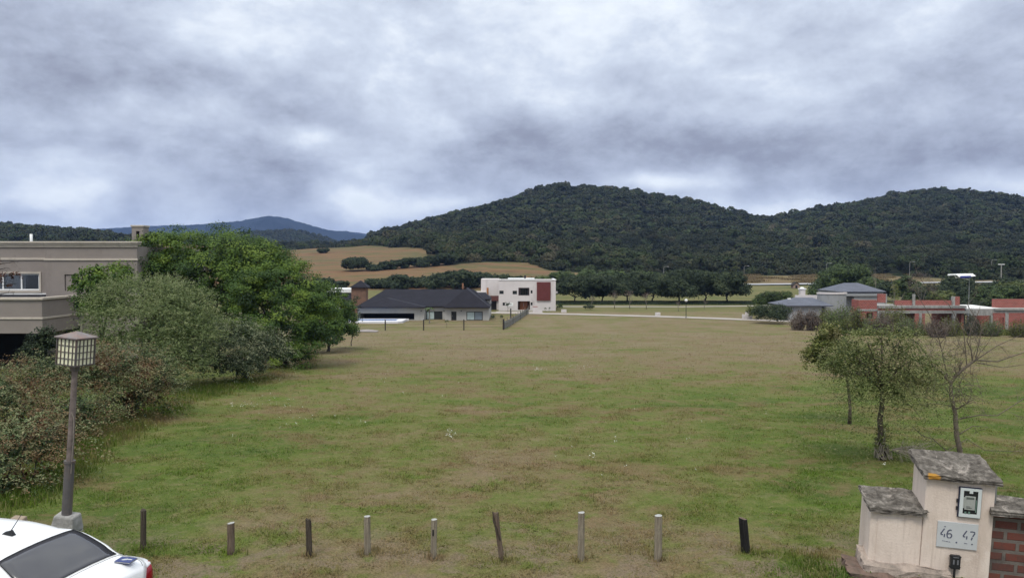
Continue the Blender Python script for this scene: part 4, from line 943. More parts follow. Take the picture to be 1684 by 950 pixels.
# D. grey house with two slate hip roofs
o = base_at(1370, 132); o.z = -5.3; r = empty('slate_roof_house', o, 0, 'grey house with two blue grey slate hip roofs and a curved wall', 'house')
f = Fac(o, 128); f2 = Fac(o, 136)
MB().box(f.X(1300), f.X(1352), f.y, f.y+8, 0, f.Z(501)).build('wall', M['grey_wall'], r)
mb = MB(); mb.box(f2.X(1376), f2.X(1453), f2.y, f2.y+8, 0, f2.Z(478)); 
mb.build('wall', M['grey_wall'], r)
mb = MB(); hip(mb, f.X(1291), f.X(1369), f.y-.6, f.y+8.5, f.Z(502), f.X(1322), f.X(1352), f.y+4, f.y+4, zrow(489, 132)-o.z); hip(mb, f2.X(1375), f2.X(1456), f2.y-.5, f2.y+8.5, f2.Z(479), f2.X(1404), f2.X(1428), f2.y+4, f2.y+4, zrow(465, 140)-o.z)
mb.build('roof', M['slate_grey'], r)
mb = MB(); mb.box(f.X(1313, 135), f.X(1354, 135), 4.2, 4.6, 0, zrow(485.3, 136)-o.z); mb.build('parapet', M['white_wall'], r)
mb = MB(); x0, x1 = f.X(1320, 136), f.X(1328, 136); mb.box(x0, x1, 4.9, 5.8, 0, zrow(476, 137)-o.z); ch = mb.build('chimney', M['white_wall'], r)
mb = MB(); mb.box(x0-.12, x1+.12, 4.8, 5.9, zrow(476, 137)-o.z, zrow(474, 137)-o.z); mb.sphere(((x0+x1)/2, 5.35, zrow(474, 137)-o.z), .42, 10, 6, (1, 1, .55)); mb.build('chimney_cap', M['white_paint'], ch)
mb = MB(); n = 16; ca = f.X(1352, 130); cb2 = f.X(1400, 130); zc_ = zrow(484, 130)-o.z
for k in range(n):
    a0, a1 = math.pi*(1-k/n), math.pi*(1-(k+1)/n); xm = (ca+cb2)/2; rr = (cb2-ca)/2
    p = [(xm+rr*math.cos(a), -1.5*math.sin(a)) for a in (a0, a1)]; q = [(xm+(rr-.3)*math.cos(a), -(1.2)*math.sin(a)) for a in (a0, a1)]
    mb.add([(*p[0], 0), (*p[1], 0), (*p[1], zc_), (*p[0], zc_), (*q[0], 0), (*q[1], 0), (*q[1], zc_), (*q[0], zc_)], [(0, 1, 2, 3), (3, 2, 6, 7), (4, 7, 6, 5)])
mb.build('curved_wall', M['grey_wall'], r)
mb = MB()
for k in range(n):
    a0, a1 = math.pi*(1-k/n), math.pi*(1-(k+1)/n); p = [(xm+(rr+.12)*math.cos(a), -1.62*math.sin(a)) for a in (a0, a1)]; q = [(xm+(rr-.4)*math.cos(a), -1.1*math.sin(a)) for a in (a0, a1)]
    z0, z1 = zc_+.002, zc_+.3
    mb.add([(*p[0], z0), (*p[1], z0), (*p[1], z1), (*p[0], z1), (*q[0], z0), (*q[1], z0), (*q[1], z1), (*q[0], z1)], [(0, 1, 2, 3), (3, 2, 6, 7), (4, 7, 6, 5), (0, 4, 5, 1)])
mb.build('coping', M['white_wall'], r)
mb = MB(); mb.box(f2.X(1385), f2.X(1441), f2.y-1.5, f2.y-.01, f2.Z(486), f2.Z(483)); mb.box(f2.X(1400), f2.X(1450), f2.y-1.2, f2.y-.02, 0, f2.Z(486.2)); mb.build('veranda', M['grey_wall'], r)
MB().box(f.X(1296), f.X(1300), f.y-.3, f.y+.2, f.Z(492), f.Z(490)).build('vent_cap', M['white_paint'], r)

# E. unfinished brick house
o = base_at(1550, 104); r = empty('unfinished_house', o, 0, 'unfinished single storey house of red hollow brick with grey concrete beams and slabs', 'house')
f = Fac(o, 104); mbk = MB(); mbc = MB()
def B(a, b, t_, d, y0, y1, m):
    q = MB().box(f.X(a), f.X(b), f.y+y0, f.y+y1, f.Z(d), f.Z(t_)); q.build('brick_wall' if m is mbk else ('concrete_column' if b-a < 12 else 'concrete_beam'), M['brick_far'] if m is mbk else M['concrete'], r)
base = 552
# left block
mq = MB(); wall(mq, f.X(1414), f.X(1443), f.Z(base), f.Z(509.4), f.y, f.y+.25, [(f.X(1426), f.X(1437), f.Z(524), f.Z(514))]); mq.build('brick_wall', M['brick_far'], r); B(1413, 1443, 493, 508, 0, .25, mbk); B(1413, 1416, 493, base, .26, 2.2, mbk)
B(1412.5, 1444, 508.02, 511.3, -.06, .31, mbc)
# stub walls, parapet
B(1450, 1463, 483.5, 498, 1.0, 1.25, mbk); B(1463.1, 1465.5, 483.5, 500, 1.0, 1.25, mbc)
B(1479, 1572.6, 494.3, 502.4, 1.0, 1.25, mbk); B(1507, 1510.4, 484, 502.3, .7, .98, mbc); B(1573, 1576.5, 487.8, 502.4, .7, 1.2, mbc); B(1576.6, 1585.5, 488, 502.4, .9, 1.15, mbk)
B(1446, 1590, 502.5, 506.6, -.1, 1.5, mbc); B(1446, 1588, 506.7, 510.4, .05, .3, mbk); B(1444.2, 1598, 510.5, 515.2, 0, .35, mbc)
# walls and pillars under the beam
B(1506, 1512.5, 515.3, base, 0, .3, mbk); B(1512.6, 1517.4, 515.3, base, 0, .3, mbc); B(1517.5, 1522.5, 515.3, base, 0, .3, mbk)
B(1444.2, 1449, 515.3, base, .05, .3, mbc); B(1568, 1574, 515.3, 524, 0, .3, mbc); B(1569, 1573, 524.05, base, .05, .3, mbc)
B(1608, 1610.6, 518.8, base, 3, 3.3, mbc); B(1631, 1634.2, 518.8, base, 0, .3, mbc)
B(1590.3, 1648, 508.2, 518.7, .1, .35, mbc)
# right block
B(1649, 1760, 492.7, 507, 2.0, 2.25, mbk); B(1636, 1760, 507.1, 510, -.2, 3, mbc)
mq = MB(); wall(mq, f.X(1634.6), f.X(1654.6), f.Z(base), f.Z(514.2), f.y, f.y+.25, [(f.X(1645), f.X(1652.5), f.Z(base), f.Z(522))]); mq.build('brick_wall', M['brick_far'], r)
mbr = MB(); wall(mbr, f.X(1660.2), f.X(1760), f.Z(base), f.Z(514.2), f.y, f.y+.25, [(f.X(1668), f.X(1700), f.Z(base), f.Z(525))])
B(1634.6, 1760, 510.1, 514.1, 0, .3, mbc); B(1654.7, 1660.1, 514.2, base, -.03, .28, mbc)
# back walls and partitions
B(1444, 1500, 515.3, base, 8, 8.25, mbk); B(1530, 1560, 515.3, base, 8, 8.25, mbk); B(1636, 1760, 514.2, base, 6, 6.25, mbk); B(1586, 1590, 515.3, base, .5, 8, mbk)
mbr.build('brick_wall', M['brick_far'], r)
mb = MB(); mb.hexa([(f.X(1586), f.y+.1, f.Z(508.1)), (f.X(1652), f.y+.1, f.Z(508.1)), (f.X(1649), f.y+7, f.Z(508.1)), (f.X(1580), f.y+7, f.Z(508.1)), (f.X(1586), f.y+.1, f.Z(507.2)), (f.X(1652), f.y+.1, f.Z(507.2)), (f.X(1649), f.y+7, f.Z(505.5)), (f.X(1580), f.y+7, f.Z(505.5))])
mb.build('flat_slab', plain('whitewashed_slab', (.62, .61, .60), .8, .06), r)
B2 = MB(); B2.box(f.X(1449), f.X(1586), f.y+1.6, f.y+8.2, f.Z(508), f.Z(505)); B2.build('roof_slab', M['concrete'], r)

# solar street lamp by the brick house
o = base_at(1591, 101); r = empty('solar_street_lamp', o, 0, 'tall street lamp with a slanted white and blue solar panel on its pole', 'street lamp')
f = Fac(o, 101)
MB().tube([(0, 0, -.2), (0, 0, f.Z(457))], [.045, .03], 8).build('pole', M['steel'], r)
mb = MB(); mb.hexa([(f.X(1573), -.6, f.Z(455.5)), (f.X(1600), -.6, f.Z(454)), (f.X(1603), .5, f.Z(450.5)), (f.X(1574), .5, f.Z(451)), (f.X(1573), -.6, f.Z(454.6)), (f.X(1600), -.6, f.Z(453.2)), (f.X(1603), .5, f.Z(449.7)), (f.X(1574), .5, f.Z(450.2))]); pn = mb.build('panel_frame', M['white_paint'], r)
mb = MB(); mb.hexa([(f.X(1574.5), -.64, f.Z(457)), (f.X(1592), -.64, f.Z(456)), (f.X(1592), -.61, f.Z(456)), (f.X(1574.5), -.61, f.Z(457)), (f.X(1574.5), -.64, f.Z(453.4)), (f.X(1592), -.64, f.Z(453)), (f.X(1592), -.61, f.Z(453)), (f.X(1574.5), -.61, f.Z(453.4))]); mb.build('panel', plain('solar_blue', (.03, .04, .22), .3), pn)
mb = MB(); mb.hexa([(f.X(1559), -.3, f.Z(453)), (f.X(1570), -.3, f.Z(452.6)), (f.X(1571), .2, f.Z(452.6)), (f.X(1559), .2, f.Z(453)), (f.X(1560), -.3, f.Z(450.6)), (f.X(1571), -.3, f.Z(450.2)), (f.X(1571), .2, f.Z(450.2)), (f.X(1560), .2, f.Z(450.6))]); mb.build('lamp_head', M['white_paint'], r, bevel=.04)
MB().tube([(0, 0, f.Z(460)), (f.X(1582), 0, f.Z(457)), (f.X(1571.5), 0, f.Z(456.2)), (f.X(1570), 0, f.Z(452.7))], .05, 6).build('arm', M['white_paint'], r)

# ------------------------------------------------------------------ roads and paths of the valley
M['road'] = plain('pale_gravel_road', (.33, .295, .27), .95, .10, .5, .01, 8)
def road(name, pts, wd, mat, lift=.05):
    mb = MB(); P_ = [Vector(p) for p in pts]; L_ = []
    Q = []
    for a, b in zip(P_, P_[1:]):
        n = max(2, int((b-a).length/3))
        Q += [a.lerp(b, k/n) for k in range(n)]
    Q.append(P_[-1])
    for i, p in enumerate(Q):
        t_ = (Q[min(i+1, len(Q)-1)]-Q[max(i-1, 0)]).normalized(); nrm = Vector((-t_.y, t_.x))*wd/2
        for s in (-1, 1): q = p.to_2d()+nrm.to_2d()*s; L_.append((q.x, q.y, gz(q.x, q.y)+lift))
    mb.add(L_, [(2*i, 2*i+1, 2*i+3, 2*i+2) for i in range(len(Q)-1)])
    return tag(mb.build(name, mat), kind='structure')
def gp(px, Y): u, _ = ray_t(px, 500); return (u*Y, Y, 0)
road('road', [gp(800, 148), gp(880, 146), gp(960, 143), gp(1080, 138), gp(1180, 133), gp(1290, 127), gp(1420, 120)], 3.6, M['road'], .06)
road('path', [gp(900, 168), gp(1000, 168), gp(1120, 167.5), gp(1225, 170), gp(1300, 174), gp(1420, 178)], 2.8, M['road'], .06)
road('road', [gp(900, 262), gp(1100, 256), gp(1240, 252), gp(1340, 255), gp(1440, 258), gp(1700, 268)], 6.0, plain('grey_road', (.34, .34, .35), .9, .08, .3), .35)
road('path', [gp(815, 150), gp(870, 149.5), gp(880, 147)], 4, M['road'], .05)
tag(npmesh('pale_ground', np.array([(*gp(587, 104)[:2], 0), (*gp(618, 103)[:2], 0), (*gp(623, 106)[:2], 0), (*gp(606, 109)[:2], 0), (*gp(588, 108)[:2], 0)])+np.array([[0, 0, gz(-19, a)+.06] for a in (104, 103, 106, 109, 108)]), [[0, 1, 2, 3, 4]], plain('pale_rubble', (.24, .21, .20), .95, .4, 1.2)), kind='structure')

# ------------------------------------------------------------------ smaller things of the valley
def post_thing(name, label, cat, p, h, rad, mat, group=None, lean=(0, 0)):
    mb = MB(); mb.tube([(0, 0, -.2), (lean[0]*.5, lean[1]*.5, h*.5), (lean[0], lean[1], h)], [rad, rad*.95, rad*.9], 7)
    o = mb.build(name, mat); o.location = p; return tag(o, label, cat, group)
M['post_dark'] = plain('dark_fence_post', (.035, .03, .028), .9, .3, 4)
fr = empty('wire_fence', base_at(720, 108), 0, 'wire fence on dark posts between the bungalow and the dry lawn', 'fence')
fo = fr.location; px_ = [(572, 104), (634, 107), (697, 107), (763, 107.5), (827.5, 108.5)]
prev = None
for i, (px, Y) in enumerate(px_):
    p = base_at(px, Y)-fo
    MB().tube([p+Vector((0, 0, -.2)), p+Vector((0, 0, 1.55))], .09, 6).build('post', M['post_dark'], fr)
    if prev is not None:
        mb = MB()
        for h in (.45, .85, 1.2): mb.tube([prev+Vector((0, 0, h)), p+Vector((0, 0, h))], .012, 4)
        mb.build('wire_span', M['post_dark'], fr)
    prev = p
# paling fence running back to the white house
pf = empty('paling_fence', base_at(850, 125), 0, 'grey paling fence running back from the last dark post to the white house', 'fence')
a = base_at(829, 109); b = base_at(869, 146); fo = pf.location; n = 10
for i in range(n+1):
    p = a.lerp(b, i/n)-fo; p.z = gz(p.x+fo.x, p.y+fo.y)-fo.z
    MB().box(p.x-.05, p.x+.05, p.y-.05, p.y+.05, p.z-.1, p.z+1.55).build('post', M['post_dark'] if i % 3 == 0 else M['bark_grey'], pf)
    if i < n:
        mb = MB()
        for k in range(1, 12):
            q = a.lerp(b, (i+k/12)/n)-fo; q.z = gz(q.x+fo.x, q.y+fo.y)-fo.z; mb.box(q.x-.02, q.x+.02, q.y-.05, q.y+.05, q.z+.05, q.z+1.15)
        for h in (.3, .95):
            q0 = a.lerp(b, i/n)-fo; q1 = a.lerp(b, (i+1)/n)-fo; q0.z = gz(q0.x+fo.x, q0.y+fo.y)-fo.z; q1.z = gz(q1.x+fo.x, q1.y+fo.y)-fo.z
            mb.tube([q0+Vector((.05, 0, h)), q1+Vector((.05, 0, h))], .03, 4)
        mb.build('paling_panel', plain('weathered_paling', (.15, .15, .14), .9, .2, 3) if i == 0 else bpy.data.materials['weathered_paling'], pf)
# dark gate post behind the fence corner
post_thing('gate_post', 'dark post standing between the bungalow corner and the paling fence', 'post', base_at(840, 130), 2.0, .12, M['post_dark'])
# white and pink gate pillar by the modern house
o = base_at(880, 149); r = empty('gate_pillar', o, 0, 'small white masonry gate pillar with pinkish cap before the modern house', 'pillar')
MB().box(-.45, .45, -.3, .3, -.1, 1.1).build('pillar_body', M['white_wall'], r); MB().box(-.5, .5, -.35, .35, 1.102, 1.22).build('pillar_cap', plain('pink_cap', (.38, .2, .19), .9), r); MB().box(.46, 1.4, -.2, .2, -.1, .45).build('low_wall', M['white_wall'], r)
def meter_box(px, Y, wd, h, lb, cap=True):
    o = base_at(px, Y); r = empty('meter_pillar', o, 0, lb, 'pillar')
    MB().box(-wd/2, wd/2, -.25, .25, -.1, h*.6).build('pillar_body', M['white_wall'], r)
    if cap: MB().box(-wd*.18, wd*.18, -.2, .2, h*.6+.002, h).build('pillar_top', M['white_wall'], r)
    return r
meter_box(927, 149, 1.0, 1.0, 'low white masonry box beside the pale road right of the modern house', False)
meter_box(1081, 141, .9, .9, 'small white masonry box on the grass strip left of the globe lamp', False)
meter_box(1228, 133, 1.7, 1.25, 'stepped white masonry pillar by the road in front of the green bushes')
# globe street lamp
o = base_at(1127.5, 134); r = empty('globe_lamp', o, 0, 'black post lamp with a white globe beside the pale road', 'street lamp')
MB().tube([(0, 0, -.1), (0, 0, 2.9)], [.06, .045], 8).build('pole', M['frame_black'], r)
mb = MB(); mb.sphere((0, 0, 3.15), .27, 12, 8); mb.build('globe', M['white_paint'], r, smooth=True); MB().tube([(0, 0, -.05), (0, 0, .35)], [.18, .12], 8).build('pole_foot', M['concrete'], r)
# hooked street lamps along the foot of the wood
def hook_lamp(px, Y, top, lb):
    o = base_at(px, Y); H = zrow(top, Y)-o.z; r = empty('street_lamp', o, 0, lb, 'street lamp', 'hooked street lamps at the foot of the wood')
    MB().tube([(0, 0, -.3), (0, 0, H-.5), (.25, 0, H-.1), (.9, 0, H), (1.5, 0, H-.05)], [.075, .06, .055, .05, .045], 6).build('pole', M['concrete'], r)
    MB().box(1.2, 2.0, -.18, .18, H-.18, H+.02).build('lamp_head', M['steel'], r, bevel=.05)
for px, tp, lb in ((1090.5, 438, 'thin street lamp against the wood above the middle of the valley row'), (1222, 437, 'pale street lamp at the end of the valley row, before the dark wood'), (1357, 432, 'pale street lamp before the wood above the dome-shaped tree'),
                   (1493, 430, 'pale street lamp before the wood above the grey sapling beside the higher slate roof'), (1627, 427, 'pale street lamp before the wood, left of the T-shaped post')):
    hook_lamp(px, 300, tp, lb)
o = base_at(1643, 280); H = zrow(434, 280)-o.z; r = empty('utility_post', o, 0, 'white T-shaped utility post among the dark trees at far right', 'post')
MB().tube([(0, 0, -.3), (0, 0, H)], .16, 6).build('pole', M['concrete'], r); MB().box(-1.2, 1.2, -.12, .12, H-.25, H).build('crossarm', M['white_paint'], r)
# hut on the slope
o = base_at(1306, 238); r = empty('garden_hut', o, 0, 'tiny brown hut with a dark doorway on the grass below the far road', 'hut')
mb = MB(); mb.prism([(-1, 0), (1, 0), (1, 1.0), (0, 1.75), (-1, 1.0)], -1, 1, 'y'); mb.build('wall', plain('hut_wall', (.28, .2, .17), .9), r)
mb = MB(); mb.prism([(-1.3, .85), (0, 1.8), (1.3, .85), (1.3, 1.0), (0, 2.0), (-1.3, 1.0)], -1.2, 1.2, 'y'); mb.build('roof', M['bark_dark'], r); MB().box(-.3, .3, -1.06, -1.01, 0, .95).build('door', M['dark_void'], r)

# bare saplings, bushes, hedge plants of the valley
def bare_tree_mb(h, r0, g, n1=7, up=.9, sub=5, spread=.55, lo=.3):
    mb = MB(); top = Vector((g.normal(0, .05)*h, g.normal(0, .05)*h, h*.8)); st = [Vector((0, 0, -.1)), top*.35, top*.7, top]
    mb.tube(st, [r0, r0*.8, r0*.5, r0*.15], 5)
    for i in range(n1):
        s = lo+(.9-lo)*i/n1; p = Vector((0, 0, 0)).lerp(top, s); a = g.uniform(0, 6.28)
        d = Vector((math.cos(a)*spread, math.sin(a)*spread, up)).normalized()*h*g.uniform(.22, .4)
        q = [p, p+d*.5+Vector((0, 0, -.02*h)), p+d]; mb.tube(q, [r0*.4, r0*.25, r0*.06], 4, False)
        for k in range(sub):
            e = Vector(g.normal(0, 1, 3)); e.z = abs(e.z); e = e.normalized()*h*g.uniform(.08, .17); b_ = p+d*g.uniform(.35, .95)
            mb.tube([b_, b_+e*.6, b_+e], [r0*.14, r0*.09, r0*.03], 3, False)
    return mb
def sapling(px, Y, h, lb, seed, leaf='dry', name='bare_sapling', dens=2.0, wd=.35, grp='bare pinkish saplings between the two pale roads', cat='tree', r0=None, nl=7, lf=.18):
    g = np.random.default_rng(seed); o = base_at(px, Y); r0 = r0 or h*.02
    mb = bare_tree_mb(h, r0, g)
    bl = [(0, 0, h*.68, h*wd, h*wd, h*.30)]
    return plant(name, lb, cat, o, crown_np(bl, dens, nl, lf, h*.07, g, tint=.5, inner=0, gap=.15, depth=(.3, 1.0)), L[leaf], mb, M['bark_grey'], grp)
for i, (px, Y, h, lb) in enumerate([(973, 163, 3.0, 'shortest of the bare saplings, nearest the white house'), (1010, 161, 4.0, 'pinkish bare sapling, second from the white house'), (1035, 161, 4.2, 'tallest pinkish bare sapling with a forked trunk, in the middle of its row'),
                                  (1062.5, 160, 3.8, 'greyish sapling standing fourth in the row of saplings'), (1115, 152, 2.3, 'small faint sapling left of the globe lamp'), (1157, 160, 2.2, 'tiny bare sapling right of the globe lamp')]):
    sapling(px, Y, h, lb, 300+i)
def small_bush(px, Y, wpx, toprow, leafk, lb, seed, cat='bush', name='round_bush', grp=None, lf=.14, dens=4, per=18, tint=.5):
    g = np.random.default_rng(seed); o = base_at(px, Y); H = max(.4, zrow(toprow, Y)-o.z); r = wpx/F*Y/2
    bl = [(0, 0, H*.45, r*.8, r*.8, H*.5)]+[(r*.55*math.cos(k*1.6), r*.5*math.sin(k*1.6), H*g.uniform(.3, .65), r*.45, r*.45, H*.33, g.normal(0, .08)) for k in range(4)]
    return plant(name, lb, cat, o, crown_np(bl, dens, per, lf, max(.16, r*.16), g, tint=tint), L[leafk], None, None, grp, 'foliage')
small_bush(968, 158, 20, 500, 'dark', 'low dark green bush on the verge below the saplings nearest the white house', 320)
small_bush(920, 155, 12, 498, 'mid', 'small bright bush against the right corner of the white house', 321)
small_bush(810, 129, 9, 516, 'dark', 'little dark bush against the right corner of the bungalow', 322, lf=.1)
sapling(835, 151, 2.1, 'small round-headed tree before the white wall of the modern house', 323, 'dark', 'young_tree', 5, .3, None, nl=18)
sapling(903.5, 151.5, 1.0, 'tiny ornamental plant at the white house wall right of the slatted panel', 324, 'mid', 'young_plant', 9, .35, None, 'plant')
sapling(896.5, 151.8, .9, 'tiny ornamental plant at the white house wall under the slatted panel', 325, 'mid', 'young_plant', 9, .35, None, 'plant')
sapling(824, 123, 1.5, 'young plant at the near end of the paling fence', 326, 'mid', 'young_plant', 8, .3, None, 'plant')
sapling(735, 113, 1.3, 'thin young plant on the grass before the bungalow door', 327, 'mid', 'young_plant', 8, .2, None, 'plant')
# small palm before the bungalow
g = np.random.default_rng(9); o = base_at(706.5, 122); r = empty('small_palm', o, 0, 'small palm with a thin trunk before the left window of the bungalow', 'palm')
H = 2.4; MB().tube([(0, 0, -.1), (.05, 0, H*.5), (0, 0, H)], [.11, .08, .07], 6).build('trunk', M['bark_grey'], r)
V = []; Fc = []; T = []
for k in range(14):
    a = 6.28*k/14+g.normal(0, .1); e = g.uniform(.2, .9); pts = [np.array([math.cos(a)*s*.9, math.sin(a)*s*.9, H+e*s*.9-1.1*s*s*.75]) for s in np.linspace(0, 1, 8)]
    sd_ = np.array([-math.sin(a), math.cos(a), 0])
    for p, q in zip(pts, pts[1:]):
        w1 = .13; b0 = len(V); V += [p-sd_*w1, p+sd_*w1, q+sd_*w1*.8, q-sd_*w1*.8]; Fc.append([b0, b0+1, b0+2, b0+3]); T.append(.5)
npmesh('fronds', V, Fc, L['mid'], r, T)
# shrubs before the slate and brick houses
small_bush(1268, 122, 66, 500, 'dark', 'dark green hedge bush between the stepped white pillar and the reddish shrub', 330, lf=.18)
small_bush(1243, 131, 34, 499, 'yellow', 'bright green bush behind the stepped white pillar by the road', 331, lf=.16)
small_bush(1258, 160, 44, 478, 'mid', 'green bush left of the white chimney with cap', 332, lf=.2); small_bush(1283, 158, 40, 477, 'mid', 'bigger green bush next to the white chimney with cap', 333, lf=.2)
sapling(1252, 165, 3.2, 'little dark tree standing left of the green bushes by the slate house', 334, 'dark', 'young_tree', 5, .33, None, nl=14)
def stem_shrub(px, Y, wpx, toprow, leafk, lb, seed, n=26, dens=26, lf=.12, cat='shrub', grp=None, bark='bark_grey', leafy=1.0):
    """many upright stems that fan from one foot"""
    g = np.random.default_rng(seed); o = base_at(px, Y); H = zrow(toprow, Y)-o.z; r = wpx/F*Y/2; mb = MB(); Pp = []
    for k in range(n):
        a = g.uniform(0, 6.28); q = r*math.sqrt(g.uniform(.02, 1)); h = H*g.uniform(.65, 1)*(1-.45*(q/r)**2)
        pts = [Vector((math.cos(a)*q*(.5+.5*s), math.sin(a)*q*(.5+.5*s), h*s-.05)) for s in (0, .35, .7, 1)]; mb.tube(pts, [.05, .035, .02, .006], 4, False)
        for m in range(int(dens*leafy)):
            s = g.uniform(.06, 1); b = pts[0].lerp(pts[3], s); Pp.append([b.x+g.normal(0, r*.12), b.y+g.normal(0, r*.12), b.z+g.normal(0, H*.05)])
        for m in range(4):
            s = g.uniform(.3, .9); b = pts[0].lerp(pts[3], s); d = Vector((g.normal(0, .4), g.normal(0, .4), .8)).normalized()*H*.2; mb.tube([b, b+d], [.014, .004], 3, False)
    Pp = np.array(Pp); V, Fc = leaf_quads(Pp, unit(g.normal(size=Pp.shape)+np.array([0, 0, .5])), lf*g.uniform(.7, 1.3, len(Pp)), .5, g)
    return plant('stemmy_shrub', lb, cat, o, (V, Fc, g.normal(.5, .18, len(Fc))), L[leafk], mb, M[bark], grp, 'foliage', 'stems')
stem_shrub(1311, 108, 32, 505, 'dry', 'reddish brown bare-stemmed shrub at the near corner of the slate house', 340, 60, 40, .2, bark='twig_pale')
stem_shrub(1335, 107, 30, 505, 'dry', 'reddish brown shrub standing right beside its leafless twin before the slate house', 341, 60, 44, .2)
stem_shrub(1360, 112, 42, 504, 'weeping', 'yellowish green loose shrub before the curved grey wall', 342, 60, 60, .2)
stem_shrub(1384, 104, 50, 494, 'grey', 'tall grey green shrub before the slate house, left of the brick house', 343, 70, 90, .2)
stem_shrub(1406, 100, 40, 498, 'weeping', 'olive shrub touching the left brick wall of the unfinished house', 344, 55, 70, .2)
stem_shrub(1470, 99, 50, 492, 'weeping', 'brownish olive shrub growing in front of the unfinished house near its left block', 345, 60, 70, .18)
stem_shrub(1452, 97, 34, 508, 'dry', 'low dry shrub right before the left brick block', 346, 40, 60, .16)
stem_shrub(1540, 92, 40, 520, 'dry', 'dry weedy shrub in front of the brick pillar with concrete core', 347, 40, 60, .16)
stem_shrub(1597, 96, 26, 508, 'dark', 'dark weedy shrub at the foot of the solar lamp pole', 348, 40, 60, .16)
stem_shrub(1497, 96, 44, 512, 'grey', 'grey green weedy shrub before the opening left of the brick pillar', 361, 50, 60, .16)
stem_shrub(1560, 95, 36, 514, 'weeping', 'olive weedy shrub between the brick pillar and the solar lamp', 362, 44, 60, .16)
stem_shrub(1628, 95, 40, 516, 'grey', 'grey green shrub before the column under the white slab', 363, 44, 60, .16)
stem_shrub(1676, 93, 40, 520, 'weeping', 'olive weedy shrub at the right edge before the brick doorway', 364, 44, 60, .16)
stem_shrub(1430, 98, 30, 506, 'grey', 'grey green shrub half hiding the small square opening of the left brick block', 365, 40, 50, .16)
# dry feathery tree above the parapet, and its thin neighbours
g = np.random.default_rng(351); o = base_at(1512, 132); H = zrow(448, 132)-o.z
bl = [(0, 0, H*.72, 1.9, 1.8, 2.0), (.9, 0, H*.62, 1.5, 1.5, 1.4), (-.8, 0, H*.82, 1.0, 1.0, 1.3)]
plant('dry_tree', 'pale brown feathery dry tree rising above the brick parapet', 'tree', o, spray_np(bl, 14, g, 1.0, 9, .09, .4, .3, tint=.5, rise=.8), L['dry'], trunk_mb((0, 0, 0), .14, [(b[0], b[1], b[2]) for b in bl], g), M['bark_grey'])
sapling(1470, 110, 7.2, 'slender greenish sapling rising right of the brick stub wall', 352, 'weeping', 'slender_tree', 3.0, .12, None, nl=10)
mb = bare_tree_mb(9.5, .06, np.random.default_rng(353), 6, 1.4, 3, .4, .5); o = mb.build('bare_tree', M['twig_pale']); o.location = base_at(1441, 175); o.rotation_euler = (0, R(-9), 0); tag(o, 'thin leaning leafless tree standing out pale against the dark wood', 'tree')
# weeds along the foot of the brick house and the rim of the lawn
g = np.random.default_rng(77)
def tufts(name, label, XY, hgt, mat, g, per=5, wd=.02, cat='grass', lean=.5, cl=.1, tintm=.5):
    n = len(XY); z = terr(XY[:, 0], XY[:, 1]); hgt = np.asarray(hgt)*np.ones(n)
    a = g.uniform(0, 6.28, (n, per)); off = g.normal(0, cl, (n, per, 2)); h = hgt[:, None]*g.uniform(.5, 1.25, (n, per)); le = g.uniform(.1, lean, (n, per))*h
    bx = XY[:, None, 0]+off[..., 0]; by = XY[:, None, 1]+off[..., 1]; w2 = wd*g.uniform(.6, 1.3, (n, per))*(hgt/np.mean(hgt))[:, None]**.3
    ca, sa = np.cos(a), np.sin(a); zz = z[:, None]+0*bx-.01
    p0 = np.stack([bx-sa*w2, by+ca*w2, zz], -1); p1 = np.stack([bx+sa*w2, by-ca*w2, zz], -1)
    p2 = np.stack([bx+ca*le*.4+sa*w2*.7, by+sa*le*.4-ca*w2*.7, zz+h*.65], -1); p3 = np.stack([bx+ca*le*.4-sa*w2*.7, by+sa*le*.4+ca*w2*.7, zz+h*.65], -1)
    tp = np.stack([bx+ca*le, by+sa*le, zz+h], -1)
    V = np.stack([p0, p1, p2, p3, tp], 2).reshape(-1, 3); b = np.arange(n*per)*5
    Fc = np.concatenate([np.stack([b, b+1, b+2], -1), np.stack([b, b+2, b+3], -1), np.stack([b+3, b+2, b+4], -1)])
    t_ = g.normal(tintm, .2, n*per); o = npmesh(name, V, Fc, mat, None, np.concatenate([t_, t_, t_])); return tag(o, label, cat, kind='stuff')
N = 3500; YY = g.uniform(96, 103, N); XX = (g.uniform(1405, 1700, N)-842)/F*YY
tufts('tall_weeds', 'tall dry weeds along the foot of the unfinished brick house', np.stack([XX, YY], -1), .55, L['weeping'], g, 5, .03, cl=.25)

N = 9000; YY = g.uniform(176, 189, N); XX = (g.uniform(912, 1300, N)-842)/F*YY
tufts('shade_grass_cover', 'dark green grass whose colour also carries the shade under the valley row of trees', np.stack([XX, YY], -1), .35, L['dark'], g, 5, .06, 'ground cover', cl=.35)  # dark tufts: part darker grass, part tree shade put into the colour
N = 12000; YY = g.uniform(258, 326, N); XX = (g.uniform(1215, 1520, N)-842)/F*YY; kk_ = (YY > 262) & (fbm2(XX, YY, 26, 90, 3) > .12)
tufts('dry_reeds', 'tall dry reddish grass on the bank between the far road and the wood', np.stack([XX, YY], -1)[kk_], .7, leafmat('leaf_reed', [(.1, (.09, .06, .035)), (.5, (.165, .12, .06)), (1, (.22, .18, .09))], .2), g, 4, .08, cl=.5)

